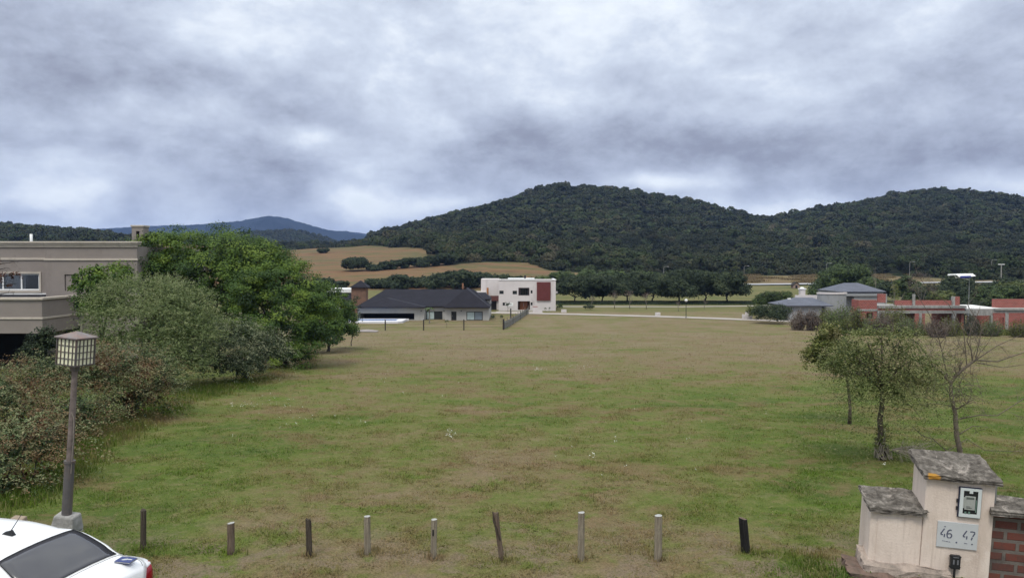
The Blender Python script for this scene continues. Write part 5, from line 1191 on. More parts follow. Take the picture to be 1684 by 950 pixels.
# ------------------------------------------------------------------ foreground: wooden posts
def wood_mat(name, c0, c1, s=1.0):
    m, t, b = material(name); p = t.obj(); x, y, z = t.sep(p)
    n = t.noise(t.vec(t.math('MULTIPLY', x, 38.0), t.math('MULTIPLY', y, 38.0), t.math('MULTIPLY', z, 3.0)), 1.0, 5, .7, .6)
    n2 = t.noise(p, 7, 5, .65)
    c = t.mix(t.mapr(n, .35, .65, 0, 1), c0, c1); c = t.mix(t.mapr(n2, .55, .75, 0, .6), c, tuple(k*.35 for k in c0))
    t.put(b.inputs['Base Color'], c); b.inputs['Roughness'].default_value = .95; b.inputs['Specular IOR Level'].default_value = .15
    bu = t.node('ShaderNodeBump'); bu.inputs['Distance'].default_value = .012; t.put(bu.inputs['Height'], n); t.l.new(bu.outputs[0], b.inputs['Normal'])
    return m
M['wood_grey'] = wood_mat('weathered_wood', (.15, .125, .095), (.27, .235, .18)); M['wood_brown'] = wood_mat('brown_wood', (.085, .06, .045), (.17, .13, .10)); M['wood_dark'] = wood_mat('dark_wood', (.035, .028, .022), (.085, .07, .055)); M['wood_black'] = wood_mat('charred_wood', (.010, .010, .010), (.03, .028, .027))
M['end_grain'] = plain('pale_end_grain', (.33, .33, .32), .9, .25, 20)
def log_post(px, rtop, rbase, wpx, mat, lb, seed, lean=0, rough=.06, slant=0, capm=None, crack=False, square=False):
    g = np.random.default_rng(seed); b = ground(px, rbase); s = b.y/F; H = (rbase-rtop)*s*1.03; rad = wpx*s/2
    n = 12; nl = 9; ph = g.uniform(0, 6.28, 5); pr = 1+rough*g.normal(size=n)
    if square: pr = np.array([1.15, 1.0, .92]*4)[:n]
    V = []; 
    for i in range(nl):
        t_ = i/(nl-1); z = -.25+(H+.25)*t_
        for k in range(n):
            a = 6.283*k/n; rr = rad*pr[k]*(1+rough*.6*math.sin(3*a+ph[0]+2*t_)+g.normal(0, rough*.35))*(1.04-.08*t_)
            if crack and k in (3, 4): rr *= .62
            zz = z+(slant*rr*math.cos(a) if i == nl-1 else 0)+(g.normal(0, rough*.12) if i == nl-1 and rough > .06 else 0)
            V.append((rr*math.cos(a)+lean*t_*H+rad*.15*math.sin(2*t_+ph[1]), rr*math.sin(a), zz))
    Fs = [(i*n+k, i*n+(k+1) % n, (i+1)*n+(k+1) % n, (i+1)*n+k) for i in range(nl-1) for k in range(n)]
    mb = MB(); mb.add(V, Fs); mb.add([V[(nl-1)*n+k] for k in range(n)], [tuple(range(n))]); mb.m[-1] = 1
    o = mb.build('wooden_post', [mat, capm or mat]); o.location = b; me = o.data
    me.polygons.foreach_set('use_smooth', [len(p.vertices) == 4 for p in me.polygons]); return tag(o, lb, 'post', 'wooden posts in a row along the front of the lot'), b, H, rad
log_post(235, 841, 905, 9.5, M['wood_dark'], 'blackish splintered post with ragged top, nearest the white car', 1, .02, .07)
log_post(378.5, 861, 911, 12, M['wood_brown'], 'shortest post, brown, with bare earth at its foot', 2, .05, .05, .15, M['end_grain'])
log_post(508, 856, 915, 10, M['wood_dark'], 'dark cracked post third from the car', 3, 0, .10)
log_post(605, 851, 912, 11, M['wood_grey'], 'straight pale grey post with white top, fourth from the car', 4, 0, .03, .05, M['end_grain'])
log_post(713, 857, 920, 10.5, M['wood_grey'], 'yellowish grey post with a small dark nail hole near its top', 5, .01, .03, .05, M['end_grain'])
o_, b_, H_, r_ = log_post(829, 848, 924, 8, M['wood_brown'], 'thin twisted post leaning left with a split top', 6, -.17, .16)
MB().tube([(-.06, -.03, H_*.45), (-.16, -.02, H_*.85), (-.175, 0, H_*1.04)], [.02, .018, .008], 5).build('split_branch', M['wood_dark'], o_)
log_post(956, 845, 923, 11.5, M['wood_grey'], 'tall grey post with rounded pale top, sixth gap from the car', 7, -.01, .05, .05, M['end_grain'])
log_post(1081.5, 850, 923, 13, M['wood_grey'], 'thickest grey post with a round flat white top', 8, 0, .03, .08, M['end_grain'])
log_post(1228, 855, 909, 13, M['wood_black'], 'black squared post tilted left, last before the utility pillar', 9, -.12, .03, -.25, M['wood_brown'], square=True)
bpy.data.objects['wooden_post.006']['label'] = 'tall round grey post between the leaning split post and the thickest post'
bo = bpy.data.objects['wooden_post.004']; MB().box(-.012, .012, -.052, -.03, .36, .46).build('nail_hole', M['dark_void'], bo)

# ------------------------------------------------------------------ lamp post
b = ground(108, 876); r = empty('lantern_post', b, 0, 'leaning metal lamp post with a square lattice lantern and peaked metal roof', 'lamp')
r.rotation_euler = (0, R(4.4), 0); s = b.y/F
M['pole_grey'] = plain('rusty_grey_paint', (.095, .088, .09), .7, .15, 6, .003, 60, dirt=((.17, .11, .075), .55, 5))
M['old_metal'] = plain('oxidised_metal', (.10, .09, .088), .6, .15, 5, .002, 50, dirt=((.20, .10, .06), .4, 6))
mb = MB(); mb.prism([(-.20, -.18), (.22, -.18), (.22, .18), (-.20, .18)], -.3, .03); mb.hexa([(-.20, -.18, .03), (.22, -.18, .03), (.22, .18, .03), (-.20, .18, .03), (-.15, -.14, .33), (.18, -.14, .31), (.18, .14, .33), (-.16, .14, .35)])
fo_ = mb.build('footing', plain('rough_footing', (.30, .29, .28), .95, .3, 5, .02, 18, dirt=((.12, .12, .11), .6, 7)), r, bevel=.03)
MB().tube([(0, 0, .3), (0, 0, 1.22)], [.082, .078], 14).build('lower_pole', M['pole_grey'], r, smooth=False)
MB().tube([(0, 0, 1.22), (0, 0, 1.26)], [.092, .092], 14).build('collar', M['old_metal'], r)
MB().tube([(0, 0, 1.26), (0, 0, 2.84)], [.055, .045], 12).build('upper_pole', plain('peeling_pole', (.15, .12, .11), .8, .35, 9, .004, 40), r)
MB().tube([(.06, -.05, 1.05), (.075, -.06, 1.6), (.06, -.055, 2.0), (.02, -.06, 2.1)], [.006]*4, 4).build('loose_wire', M['twig_pale'], r)
lz0, lz1, lw = 2.92, 3.36, .200; ang = R(-15)
lan = bpy.data.objects.new('lantern', None); C.objects.link(lan); lan.parent = r; lan.rotation_euler = (0, 0, ang)
MB().box(-.05, .05, -.05, .05, 2.80, lz0-.012).build('lantern_neck', M['old_metal'], lan)
g_ = MB(); g_.box(-lw+.015, lw-.015, -lw+.015, lw-.015, lz0, lz1); g_.build('lantern_panes', plain('cream_glass', (.74, .72, .52), .5, .06, 3), lan)
mb = MB()
for sx, sy in ((1, 0), (0, 1), (-1, 0), (0, -1)):
    for k in range(6):
        u_ = -lw+2*lw*k/5; t_ = .014 if k in (0, 5) else .0065
        if sx: mb.box(sx*(lw-.005)-.008, sx*(lw-.005)+.008, u_-t_, u_+t_, lz0-.01, lz1+.01)
        else: mb.box(u_-t_, u_+t_, sy*(lw-.005)-.0078, sy*(lw-.005)+.0078, lz0-.008, lz1+.008)
    for k in range(5):
        z_ = lz0+(lz1-lz0)*k/4; t_ = .010 if k in (0, 4) else .0065
        if sx: mb.box(sx*(lw-.006)-.005, sx*(lw-.006)+.005, -lw, lw, z_-t_, z_+t_)
        else: mb.box(-lw+.011, lw-.011, sy*(lw-.006)-.0045, sy*(lw-.006)+.0045, z_-t_, z_+t_)
mb.build('lattice', M['old_metal'], lan)
mb = MB(); q = lw+.035; mb.hexa([(-q, -q, lz1+.012), (q, -q, lz1+.012), (q, q, lz1+.012), (-q, q, lz1+.012), (-q, -q, lz1+.03), (q, -q, lz1+.03), (q, q, lz1+.03), (-q, q, lz1+.03)])
mb.add([(-q, -q, lz1+.031), (q, -q, lz1+.031), (q, q, lz1+.031), (-q, q, lz1+.031), (0, 0, lz1+.125)], [(0, 1, 4), (1, 2, 4), (2, 3, 4), (3, 0, 4), (3, 2, 1, 0)]); mb.build('lantern_roof', plain('lantern_roof', (.17, .16, .165), .6, .2, 6, dirt=((.22, .10, .06), .8, 5)), lan)
o = ground(30, 862); mb = MB(); mb.hexa([(-.12, -.1, -.1), (.14, -.12, -.1), (.12, .12, -.1), (-.13, .1, -.1), (-.10, -.08, .13), (.12, -.1, .10), (.1, .1, .12), (-.11, .09, .14)]); q = mb.build('stone_block', plain('pinkish_stone', (.27, .21, .16), .95, .2, 6, .01, 30), None, bevel=.02); q.location = o; tag(q, 'small pinkish stone block in the grass behind the car roof', 'stone')

# ------------------------------------------------------------------ utility pillar with meter, and brick wall
M['plaster'] = plain('cream_plaster', (.66, .555, .485), .92, .07, 1.3, .006, 35, dirt=((.42, .33, .27), .62, 2.2))
m_p = M['plaster']; t_p = NT(m_p.node_tree); b_p = t_p.n['Principled BSDF']; src = b_p.inputs['Base Color'].links[0].from_socket
x_, y_, z_ = t_p.sep(t_p.obj()); st_ = t_p.noise(t_p.vec(t_p.math('MULTIPLY', x_, 11.0), t_p.math('MULTIPLY', y_, 11.0), t_p.math('MULTIPLY', z_, .9)), 1.0, 6, .7, .4)
c_ = t_p.mix(t_p.mapr(st_, .55, .72, 0, .5), src, (.38, .30, .25)); pt_ = t_p.noise(t_p.obj(), 1.7, 5, .7, .6); c_ = t_p.mix(t_p.mapr(pt_, .56, .60, 0, .35), c_, (.70, .62, .56)); sp_ = t_p.noise(t_p.obj(), 45, 3, .7); c_ = t_p.mix(t_p.mapr(sp_, .68, .74, 0, .5), c_, (.22, .18, .15)); t_p.put(b_p.inputs['Base Color'], c_)
def cap_mat():
    m, t, b = material('weathered_cement'); p = t.obj()
    n = t.noise(p, 5, 7, .72, .6); n2 = t.noise(p, 14, 6, .75); n3 = t.noise(t.vmath('ADD', p, (3, 3, 3)), 2.6, 5, .7, .8)
    c = t.ramp(t.math('ADD', t.math('MULTIPLY', n, .6), t.math('MULTIPLY', n2, .4)), [(.38, (.050, .043, .037)), (.46, (.095, .084, .074)), (.54, (.165, .147, .130)), (.66, (.32, .29, .26))])
    c = t.mix(t.mapr(n3, .58, .66, 0, .75), c, (.42, .37, .33))
    x, y, z = t.sep(p)
    def near_(v, c0, w0): return t.math('MULTIPLY', t.math('SUBTRACT', v, c0), 1/w0)
    dd = t.math('ADD', t.math('ADD', t.math('POWER', t.math('ABSOLUTE', near_(x, .07, .085)), 2.0), t.math('POWER', t.math('ABSOLUTE', near_(y, -.07, .07)), 2.0)), t.math('POWER', t.math('ABSOLUTE', near_(z, 1.49, .12)), 2.0))
    c = t.mix(t.mapr(t.math('ADD', dd, t.math('MULTIPLY', t.math('SUBTRACT', n2, .5), 3.0)), .75, 1.15, .85, 0), c, (.42, .21, .03))
    t.put(b.inputs['Base Color'], c); b.inputs['Roughness'].default_value = .96; b.inputs['Specular IOR Level'].default_value = .1
    bu = t.node('ShaderNodeBump'); bu.inputs['Distance'].default_value = .03; t.put(bu.inputs['Height'], n2); t.l.new(bu.outputs[0], b.inputs['Normal']); return m
M['cement'] = cap_mat()
PO = Vector((5.99, 11.02, gz(5.99, 11.02))); r = empty('utility_pillar', PO, 0, 'cream plastered utility pillar with sloped cement caps, electricity meter and lot number plate', 'pillar')
r.rotation_euler = (0, R(3), R(-10))
W_ = .93; D_ = .56; HT = 1.46
mb = MB(); mb.hexa([(0, 0, -.5), (W_, 0, -.5), (W_, D_, -.5), (0, D_, -.5), (0, 0, HT), (W_, 0, HT), (W_, D_, HT+.17), (0, D_, HT+.17)]); mb.build('tall_body', M['plaster'], r, bevel=.012)
x0 = -.72; mb = MB(); mb.hexa([(x0, .02, -.5), (-.002, .02, -.5), (-.002, D_-.02, -.5), (x0, D_-.02, -.5), (x0, .02, .90), (-.002, .02, .90), (-.002, D_-.02, 1.02), (x0, D_-.02, 1.02)]); mb.build('low_body', M['plaster'], r, bevel=.012)
MB().box(-.62, -.14, .012, .022, .10, .80).build('gas_hatch', M['plaster'], r, bevel=.003)
def rough_slab(mb, c, seed, sub=7, amp=.008):
    """a slab with gently broken edges: c = 8 corners as in a box"""
    import bmesh
    tmp = MB().hexa(c); o = tmp.build('slab', M['cement'], r); me = o.data; bm = bmesh.new(); bm.from_mesh(me)
    bmesh.ops.subdivide_edges(bm, edges=bm.edges, cuts=sub, use_grid_fill=True); g2 = np.random.default_rng(seed)
    for v in bm.verts: v.co += Vector(g2.normal(0, amp, 3))
    bm.to_mesh(me); bm.free(); return o
e = .06
o1 = rough_slab(None, [(-e, -e-.02, HT-.02), (W_+e, -e-.02, HT-.02), (W_+.02, D_+.05, HT+.20), (-e-.02, D_+.05, HT+.20), (-e, -e-.02, HT+.05), (W_+e, -e-.02, HT+.05), (W_-.02, D_+.03, HT+.27), (-e-.02, D_+.03, HT+.27)], 3); o1.name = 'tall_cap'
o2 = rough_slab(None, [(x0-.04, -.06, .885), (-.004, -.06, .885), (-.004, D_, 1.04), (x0-.05, D_, 1.04), (x0-.04, -.06, .95), (.03, -.06, .95), (-.004, D_, 1.10), (x0-.05, D_, 1.10)], 4, amp=.010); o2.name = 'low_cap'
o3 = rough_slab(None, [(x0-.10, -.16, -.5), (.42, -.16, -.5), (.42, .015, -.5), (x0-.10, .3, -.5), (x0-.09, -.14, .10), (.40, -.13, .06), (.40, .0, .13), (x0-.10, .3, .26)], 5, amp=.012); o3.name = 'plinth'
o3.data.materials.clear(); o3.data.materials.append(plain('flaking_plinth', (.42, .34, .29), .95, .15, 3, .02, 20, dirt=((.06, .055, .05), .95, 6)))
o4 = rough_slab(None, [(x0-.32, -.30, -.5), (.0, -.34, -.5), (.0, -.17, -.5), (x0-.30, .35, -.5), (x0-.30, -.28, .02), (.0, -.32, -.05), (.0, -.17, -.03), (x0-.28, .33, .07)], 6, amp=.015); o4.name = 'brick_footing'
o4.data.materials.clear(); o4.data.materials.append(plain('old_brick_footing', (.15, .10, .08), .95, .35, 6, .02, 20, dirt=((.07, .065, .05), .6, 5)))
# meter box
mx0, mx1, mz0, mz1 = .435, .745, .925, 1.375
mt = MB(); mt.box(mx0, mx1, -.035, -.002, mz0, mz1); mo = mt.build('meter_box', plain('navy_plastic', (.02, .022, .045), .5), r, bevel=.012)
fw = .045; mb = MB(); a, b2, c2, d2 = mx0+.014, mx1-.014, mz0+.016, mz1-.014
mb.box(a, b2, -.05, -.036, c2, c2+fw*1.1); mb.box(a, b2, -.05, -.036, d2-fw*.8, d2); mb.box(a, a+fw, -.05, -.036, c2+fw*1.1, d2-fw*.8); mb.box(b2-fw, b2, -.05, -.036, c2+fw*1.1, d2-fw*.8); mb.box(.57, .615, -.05, -.036, d2-fw*1.6, d2-fw*.8)
mb.build('meter_frame', plain('pale_plastic', (.52, .55, .55), .5, .05), mo)
MB().box(a+fw, b2-fw, -.042, -.0355, c2+fw*1.1, d2-fw*.8).build('meter_window', glass_dark('meter_glass', (.015, .015, .02), .15), mo)
mb = MB(); mb.box(.515, .655, -.052, -.043, 1.05, 1.25); mb.box(.495, .515, -.050, -.043, 1.07, 1.23); mb.build('meter', plain('meter_grey', (.30, .31, .29), .6, .1, 20), mo, bevel=.006)
mb = MB(); mb.box(.53, .635, -.0545, -.0525, 1.205, 1.235); mb.build('meter_display', plain('lcd', (.10, .11, .10), .4), mo); mb = MB(); mb.box(.535, .61, -.0545, -.0525, 1.075, 1.083); mb.box(.535, .59, -.0545, -.0525, 1.095, 1.10); mb.build('meter_print', M['frame_black'], mo)
mb = MB(); mb.box(.52, .545, -.05, -.043, .985, 1.02); mb.box(.57, .595, -.05, -.043, .985, 1.025); mb.box(.66, .675, -.05, -.043, 1.02, 1.2); mb.build('meter_terminals', plain('terminal_green', (.10, .16, .13), .6), mo)
mb = MB(); mb.box(mx0-.018, mx0-.001, -.03, -.005, 1.14, 1.19); mb.box(mx0-.018, mx0-.001, -.03, -.005, 1.03, 1.08); mb.build('hinge', M['frame_black'], mo)
# number plate with stencilled 46 and 47
px0, px1, pz0, pz1 = .19, .735, .46, .84
pl = MB().box(px0, px1, -.022, -.002, pz0, pz1).build('number_plate', plain('plate_grey', (.46, .47, .48), .6, .05, 2, dirt=((.36, .36, .36), .3, 4)), r, bevel=.004)
ink = MB(); yk = -.0245
def stroke(pts, wd=.017):
    for (ax, az), (bx, bz) in zip(pts, pts[1:]):
        d = Vector((bx-ax, 0, bz-az)); L_ = d.length; d /= L_; nn = Vector((-d.z, 0, d.x))*wd/2
        A = Vector((ax, 0, az)); Bv = Vector((bx, 0, bz)); k = [A-nn, Bv-nn, Bv+nn, A+nn]
        ink.add([(p.x, -.022, p.z) for p in k]+[(p.x, yk, p.z) for p in k], [(4, 5, 6, 7), (0, 1, 5, 4), (1, 2, 6, 5), (2, 3, 7, 6), (3, 0, 4, 7)])
def digit(d, x, z, h):
    w2 = h*.62
    if d == '4': stroke([(x+w2*.62, z+h), (x+w2*.02, z+h*.36)]); stroke([(x, z+h*.30), (x+w2*.42, z+h*.27)]); stroke([(x+w2*.70, z+h*.38), (x+w2*.66, z+.0)])
    if d == '6':
        stroke([(x+w2*.85, z+h*.93), (x+w2*.55, z+h), (x+w2*.22, z+h*.82), (x+w2*.08, z+h*.45), (x+w2*.16, z+h*.13), (x+w2*.42, z+h*.01)])
        stroke([(x+w2*.55, z+h*.02), (x+w2*.86, z+h*.16), (x+w2*.93, z+h*.36), (x+w2*.75, z+h*.54), (x+w2*.45, z+h*.55), (x+w2*.25, z+h*.46)])
    if d == '7': stroke([(x+w2*.05, z+h*.95), (x+w2*.45, z+h*.99), (x+w2*.88, z+h*.93)]); stroke([(x+w2*.88, z+h*.86), (x+w2*.52, z+h*.42)]); stroke([(x+w2*.47, z+h*.34), (x+w2*.32, z+.0)])
hh = .125
digit('4', .235, .61, hh); digit('6', .315, .60, hh); digit('4', .535, .61, hh); digit('7', .625, .605, hh)
ink.sphere((.455, yk+.002, .548), .013, 8, 5, (1, .3, 1)); ink.sphere((.665, yk+.002, .545), .012, 8, 5, (1, .3, 1))
for a_, b3, z_ in ((.265, .285, .555), (.292, .306, .553), (.312, .345, .549), (.352, .372, .547), (.56, .60, .549)): stroke([(a_, z_), (b3, z_-.002)], .008)
stroke([(.275, .765), (.30, .764)], .012)
ink.build('lettering', plain('faded_ink', (.085, .09, .13), .8), pl)
# black fitting on a stem
o5 = MB(); o5.box(.385, .515, -.075, -.012, .17, .37); o5.box(.37, .53, -.06, -.02, .335, .355); o5.box(.372, .528, -.06, -.02, .185, .205); fit = o5.build('garden_light', plain('black_plastic', (.018, .018, .02), .45), r, bevel=.012)
mb = MB(); mb.box(.41, .43, -.079, -.0755, .24, .31); mb.box(.465, .485, -.079, -.0755, .24, .31); mb.box(.41, .485, -.079, -.0755, .338, .35); mb.build('light_grille', plain('grey_marks', (.14, .14, .15), .6), fit)
MB().tube([(.45, -.045, .17), (.45, -.05, -.4)], .016, 6).build('light_stem', M['frame_black'], fit)
MB().box(W_+.002, W_+.09, .16, .36, 1.12, 1.42).build('side_box', plain('grey_side_box', (.25, .25, .24), .8), r, bevel=.01)
MB().tube([(-.30, -.03, .80), (-.012, -.03, .68), (-.012, -.03, .12)], .004, 4).build('crack_wire', M['bark_dark'], r) if False else None
# wall
rw = empty('brick_wall', PO, 0, 'old red brick garden wall with mossy cement coping at the right edge', 'wall'); rw.rotation_euler = r.rotation_euler
M['brick_near'] = brick_mat('old_red_brick', (.175, .055, .040), (.085, .040, .034), (.15, .13, .115), .34, .155, .028, .95)
MB().box(W_+.004, 4.2, .06, .34, -.5, 1.02).build('masonry', M['brick_near'], rw)
mb = MB().hexa([(W_-.06, -.09, 1.02), (4.3, -.09, 1.02), (4.3, .46, 1.06), (W_+.01, .46, 1.06), (W_-.06, -.09, 1.10), (4.3, -.09, 1.10), (4.3, .46, 1.17), (W_+.01, .46, 1.17)])
r_keep = r; r = rw; oc = rough_slab(None, [(W_-.07, -.09, 1.02), (4.3, -.09, 1.02), (4.3, .46, 1.06), (W_+.012, .46, 1.06), (W_-.07, -.09, 1.10), (4.3, -.09, 1.10), (4.3, .46, 1.17), (W_+.012, .46, 1.17)], 8, 9, .008); oc.name = 'coping'; r = r_keep

# ------------------------------------------------------------------ white car
def make_car():
    """lofted body: stations from tail (s=0) to nose (s=4.35); panes are cut out of the same surface"""
    st = np.array([.15, .175, .23, .30, .45, .60, .80, 1.12, 1.30, 1.7, 2.2, 2.62, 2.9, 3.35, 3.5, 3.9, 4.2, 4.33, 4.38])
    zt = np.array([.60, .86, .985, 1.035, 1.065, 1.09, 1.215, 1.375, 1.41, 1.455, 1.46, 1.41, 1.27, 1.02, .985, .92, .83, .70, .55])
    zs = np.array([.58, .80, .90, .93, .945, .95, .955, .955, .955, .95, .94, .93, .92, .91, .90, .85, .76, .66, .53])  # shoulder
    wr = np.array([.52, .60, .68, .71, .71, .69, .655, .58, .51, .52, .53, .54, .56, .62, .64, .64, .60, .55, .50])    # roof or deck half width
    ws = np.array([.56, .70, .775, .80, .82, .825, .835, .845, .85, .855, .86, .86, .86, .86, .855, .83, .77, .68, .56])
    S = np.unique(np.concatenate([np.linspace(a, b, 5) for a, b in zip(st, st[1:])]))
    def pc(y): # smooth interpolation
        d = np.gradient(y, st); k = np.clip(np.searchsorted(st, S)-1, 0, len(st)-2); h = st[k+1]-st[k]; t_ = (S-st[k])/h
        sl = (y[k+1]-y[k])/h; d0 = np.where(np.sign(d[k]) == np.sign(sl), np.clip(d[k], -3*abs(sl), 3*abs(sl)), 0); d1 = np.where(np.sign(d[k+1]) == np.sign(sl), np.clip(d[k+1], -3*abs(sl), 3*abs(sl)), 0)
        return (2*t_**3-3*t_**2+1)*y[k]+(t_**3-2*t_**2+t_)*h*d0+(-2*t_**3+3*t_**2)*y[k+1]+(t_**3-t_**2)*h*d1
    zt, zs, wr, ws = map(pc, (zt, zs, wr, ws)); cols = []
    for s_, a, b_, c_, d_ in zip(S, zt, zs, wr, ws):
        crown = .030 if a-b_ > .2 else .035
        ring = [(0, a), (c_*.35, a-crown*.12), (c_*.7, a-crown*.5), (c_*.90, a-crown), (c_, a-crown*1.5-.01), (c_+(d_-c_)*.12, a-crown*1.5-.04-(a-b_)*.06), (c_+(d_-c_)*.82, b_+.02), (d_-.012, b_), (d_, b_-.04), (d_+.012, b_-.2 if b_ > .7 else b_*.8), (d_+.008, min(.5, b_*.75)), (d_-.01, min(.32, b_*.6)), (d_-.06, min(.22, b_*.4)), (d_-.2, .18)]
        cols.append(ring)
    n = len(cols[0]); V = []; full = []
    for s_, ring in zip(S, cols):
        pts = [(s_, -y, z) for y, z in ring[::-1]]+[(s_, y, z) for y, z in ring[1:]]; V += pts
    m = 2*n-1; Fb = []; glass = {'rear_window': [], 'windscreen': [], 'side_window': [], 'tail_light': []}
    for i in range(len(S)-1):
        sm = (S[i]+S[i+1])/2
        for j in range(m-1):
            f_ = (i*m+j, i*m+j+1, (i+1)*m+j+1, (i+1)*m+j); jr = abs((j+.5)-(n-1)) # distance from the centre line in ring steps
            key = None
            if .60 < sm < 1.13 and jr < 3: key = 'rear_window'
            elif 2.64 < sm < 3.3 and jr < 3: key = 'windscreen'
            elif .98 < sm < 2.95 and 5 < jr < 6: key = 'side_window' if not (1.78 < sm < 1.9) else None
            elif (sm < .232 and 3.9 < jr < 9) or (sm < .40 and 6 < jr < 9): key = 'tail_light'
            (glass[key] if key else Fb).append(f_)
    return V, Fb, glass, m, S
V, Fb, GL, m_n, S_ = make_car()
M['car_white'], t_, b__ = material('white_car_paint'); b__.inputs['Base Color'].default_value = (.80, .80, .82, 1); b__.inputs['Roughness'].default_value = .28; b__.inputs['Coat Weight'].default_value = .6; b__.inputs['Coat Roughness'].default_value = .06
M['car_glass'] = glass_dark('car_glass', (.055, .055, .065), .10, .5)
M['tail_red'] = glass_dark('tail_red', (.22, .006, .012), .12)
M['rubber'] = plain('rubber', (.02, .02, .02), .9)
phi = R(13); car_o = Vector((-4.36, 8.37, gz(-4.36, 8.37)))
car = empty('white_sedan', car_o, math.pi-phi, 'white saloon car seen from behind, cut by the bottom left corner', 'car')
def sub(name, faces, mat, parent, off=0):
    used = sorted({i for f_ in faces for i in f_}); mp = {k: i for i, k in enumerate(used)}
    mb = MB(); mb.add([V[k] for k in used], [tuple(mp[i] for i in f_) for f_ in faces]); o = mb.build(name, mat, parent, smooth=True)
    sm = o.modifiers.new('thick', 'SOLIDIFY'); sm.thickness = .012; sm.offset = -1
    return o
# mirror s so that the nose points along local +x; local y = lateral (far side is negative after the turn)
body = sub('body', Fb, M['car_white'], car)
mb = MB(); k = 0; ring = [V[i] for i in range(m_n)]; mb.add(ring, [tuple(range(m_n))]); ring = [V[(len(S_)-1)*m_n+i] for i in range(m_n)]; mb.add(ring, [tuple(range(m_n))[::-1]]); mb.build('bumper', M['car_white'], car)
sub('rear_window', GL['rear_window'], M['car_glass'], car); sub('windscreen', GL['windscreen'], M['car_glass'], car)
for sgn in (-1, 1):
    for a_, b_ in ((.98, 1.84), (1.84, 2.95)):
        fs = [f_ for f_ in GL['side_window'] if V[f_[0]][1]*sgn > 0 and a_ < V[f_[0]][0] < b_]; sub('side_window', fs, M['car_glass'], car)
    sub('tail_light', [f_ for f_ in GL['tail_light'] if V[f_[0]][1]*sgn > 0], M['tail_red'], car)
    # rear lamp lens wraps the corner, a little proud of the body
    for xw in (.78, 3.52):
        wh = bpy.data.objects.new('wheel', None); C.objects.link(wh); wh.parent = car; wh.location = (xw, sgn*.76, .31)
        mb = MB(); ty = [(.20, -.09), (.29, -.10), (.315, -.07), (.315, .07), (.29, .10), (.20, .09)]; nn = 24; vs = [(rr*math.cos(6.2832*k/nn), yy, rr*math.sin(6.2832*k/nn)) for rr, yy in ty for k in range(nn)]
        mb.add(vs, [(i*nn+k, i*nn+(k+1) % nn, ((i+1) % 6)*nn+(k+1) % nn, ((i+1) % 6)*nn+k) for i in range(6) for k in range(nn)]); mb.build('tyre', M['rubber'], wh, smooth=True)
        mb = MB(); mb.tube([(0, sgn*.06, 0), (0, sgn*.10, 0)], .05, 12)
        for k in range(5): a = 6.2832*k/5; mb.tube([(0, sgn*.075, 0), (.2*math.cos(a), sgn*.06, .2*math.sin(a))], [.035, .028], 6)
        mb.build('rim', M['steel'], wh)
MB().box(.4, 4.1, -.66, .66, .12, .17).build('underbody', M['rubber'], car)
zr_ = 1.452; mb = MB(); mb.hexa([(1.44, -.03, zr_-.02), (1.60, -.03, zr_-.01), (1.60, .03, zr_-.01), (1.44, .03, zr_-.02), (1.47, -.015, zr_+.045), (1.56, -.012, zr_+.02), (1.56, .012, zr_+.02), (1.47, .015, zr_+.045)])
an = mb.build('antenna', M['frame_black'], car, bevel=.006); MB().tube([(1.485, 0, zr_+.035), (1.33, 0, zr_+.24)], [.006, .003], 5).build('antenna_rod', M['frame_black'], an)
def surf(i, j, up=.003): v = V[i*m_n+j]; return Vector((v[0], v[1], v[2]+up))
cI = [i for i in range(len(S_)) if .60 <= S_[i] <= 1.135]; cj = (m_n-1)//2
for nm, (ia, ib), hw, rad in (('window_seal', (cI[0], cI[-1]), 3, .0045), ):
    loop = [surf(i, cj-hw) for i in range(ia, ib+1)]+[surf(ib, j) for j in range(cj-hw, cj+hw+1)]+[surf(i, cj+hw) for i in range(ib, ia-1, -1)]+[surf(ia, j) for j in range(cj+hw, cj-hw-1, -1)]
    MB().tube(loop, rad, 5).build(nm, M['rubber'], car)
ia = int(np.argmin(abs(S_-.575))); ib = int(np.argmin(abs(S_-.235)))
loop = [surf(i, cj-3, .0005) for i in range(ib, ia+1)]+[surf(ia, j, .0005) for j in range(cj-3, cj+4)]+[surf(i, cj+3, .0005) for i in range(ia, ib-1, -1)]
MB().tube(loop, .0032, 4).build('boot_gap', M['rubber'], car)
# book on the boot
bk = empty('book', (0, 0, 0), 0, 'dark blue book with a white emblem lying on the boot lid of the white car', 'book')
bk.location = car_o+Vector((math.cos(math.pi-phi)*.34-math.sin(math.pi-phi)*(-.47), math.sin(math.pi-phi)*.34+math.cos(math.pi-phi)*(-.47), 1.052)); bk.rotation_euler = (R(0), R(2), R(-8))
MB().box(-.095, .095, -.07, .07, .003, .014).build('pages', plain('paper', (.55, .54, .50), .9), bk)
cv = MB().box(-.10, .10, -.075, .075, .0145, .018).build('cover', plain('navy_cover', (.035, .05, .16), .5, .1), bk); MB().box(-.10, .10, -.075, .075, 0, .0028).build('back_cover', bpy.data.materials['navy_cover'], bk)
mb = MB(); mb.prism([(-.05, -.02), (-.02, -.028), (.02, -.01), (.03, .02), (0, .028), (-.03, .012)], .0182, .0192); mb.build('emblem', plain('emblem_grey', (.42, .44, .46), .7, .2, 60), cv)
mb = MB(); mb.prism([(.025, -.002), (.075, .004), (.072, .018), (.03, .02)], .0182, .0192); mb.build('title_patch', plain('title_white', (.6, .6, .6), .7), cv)

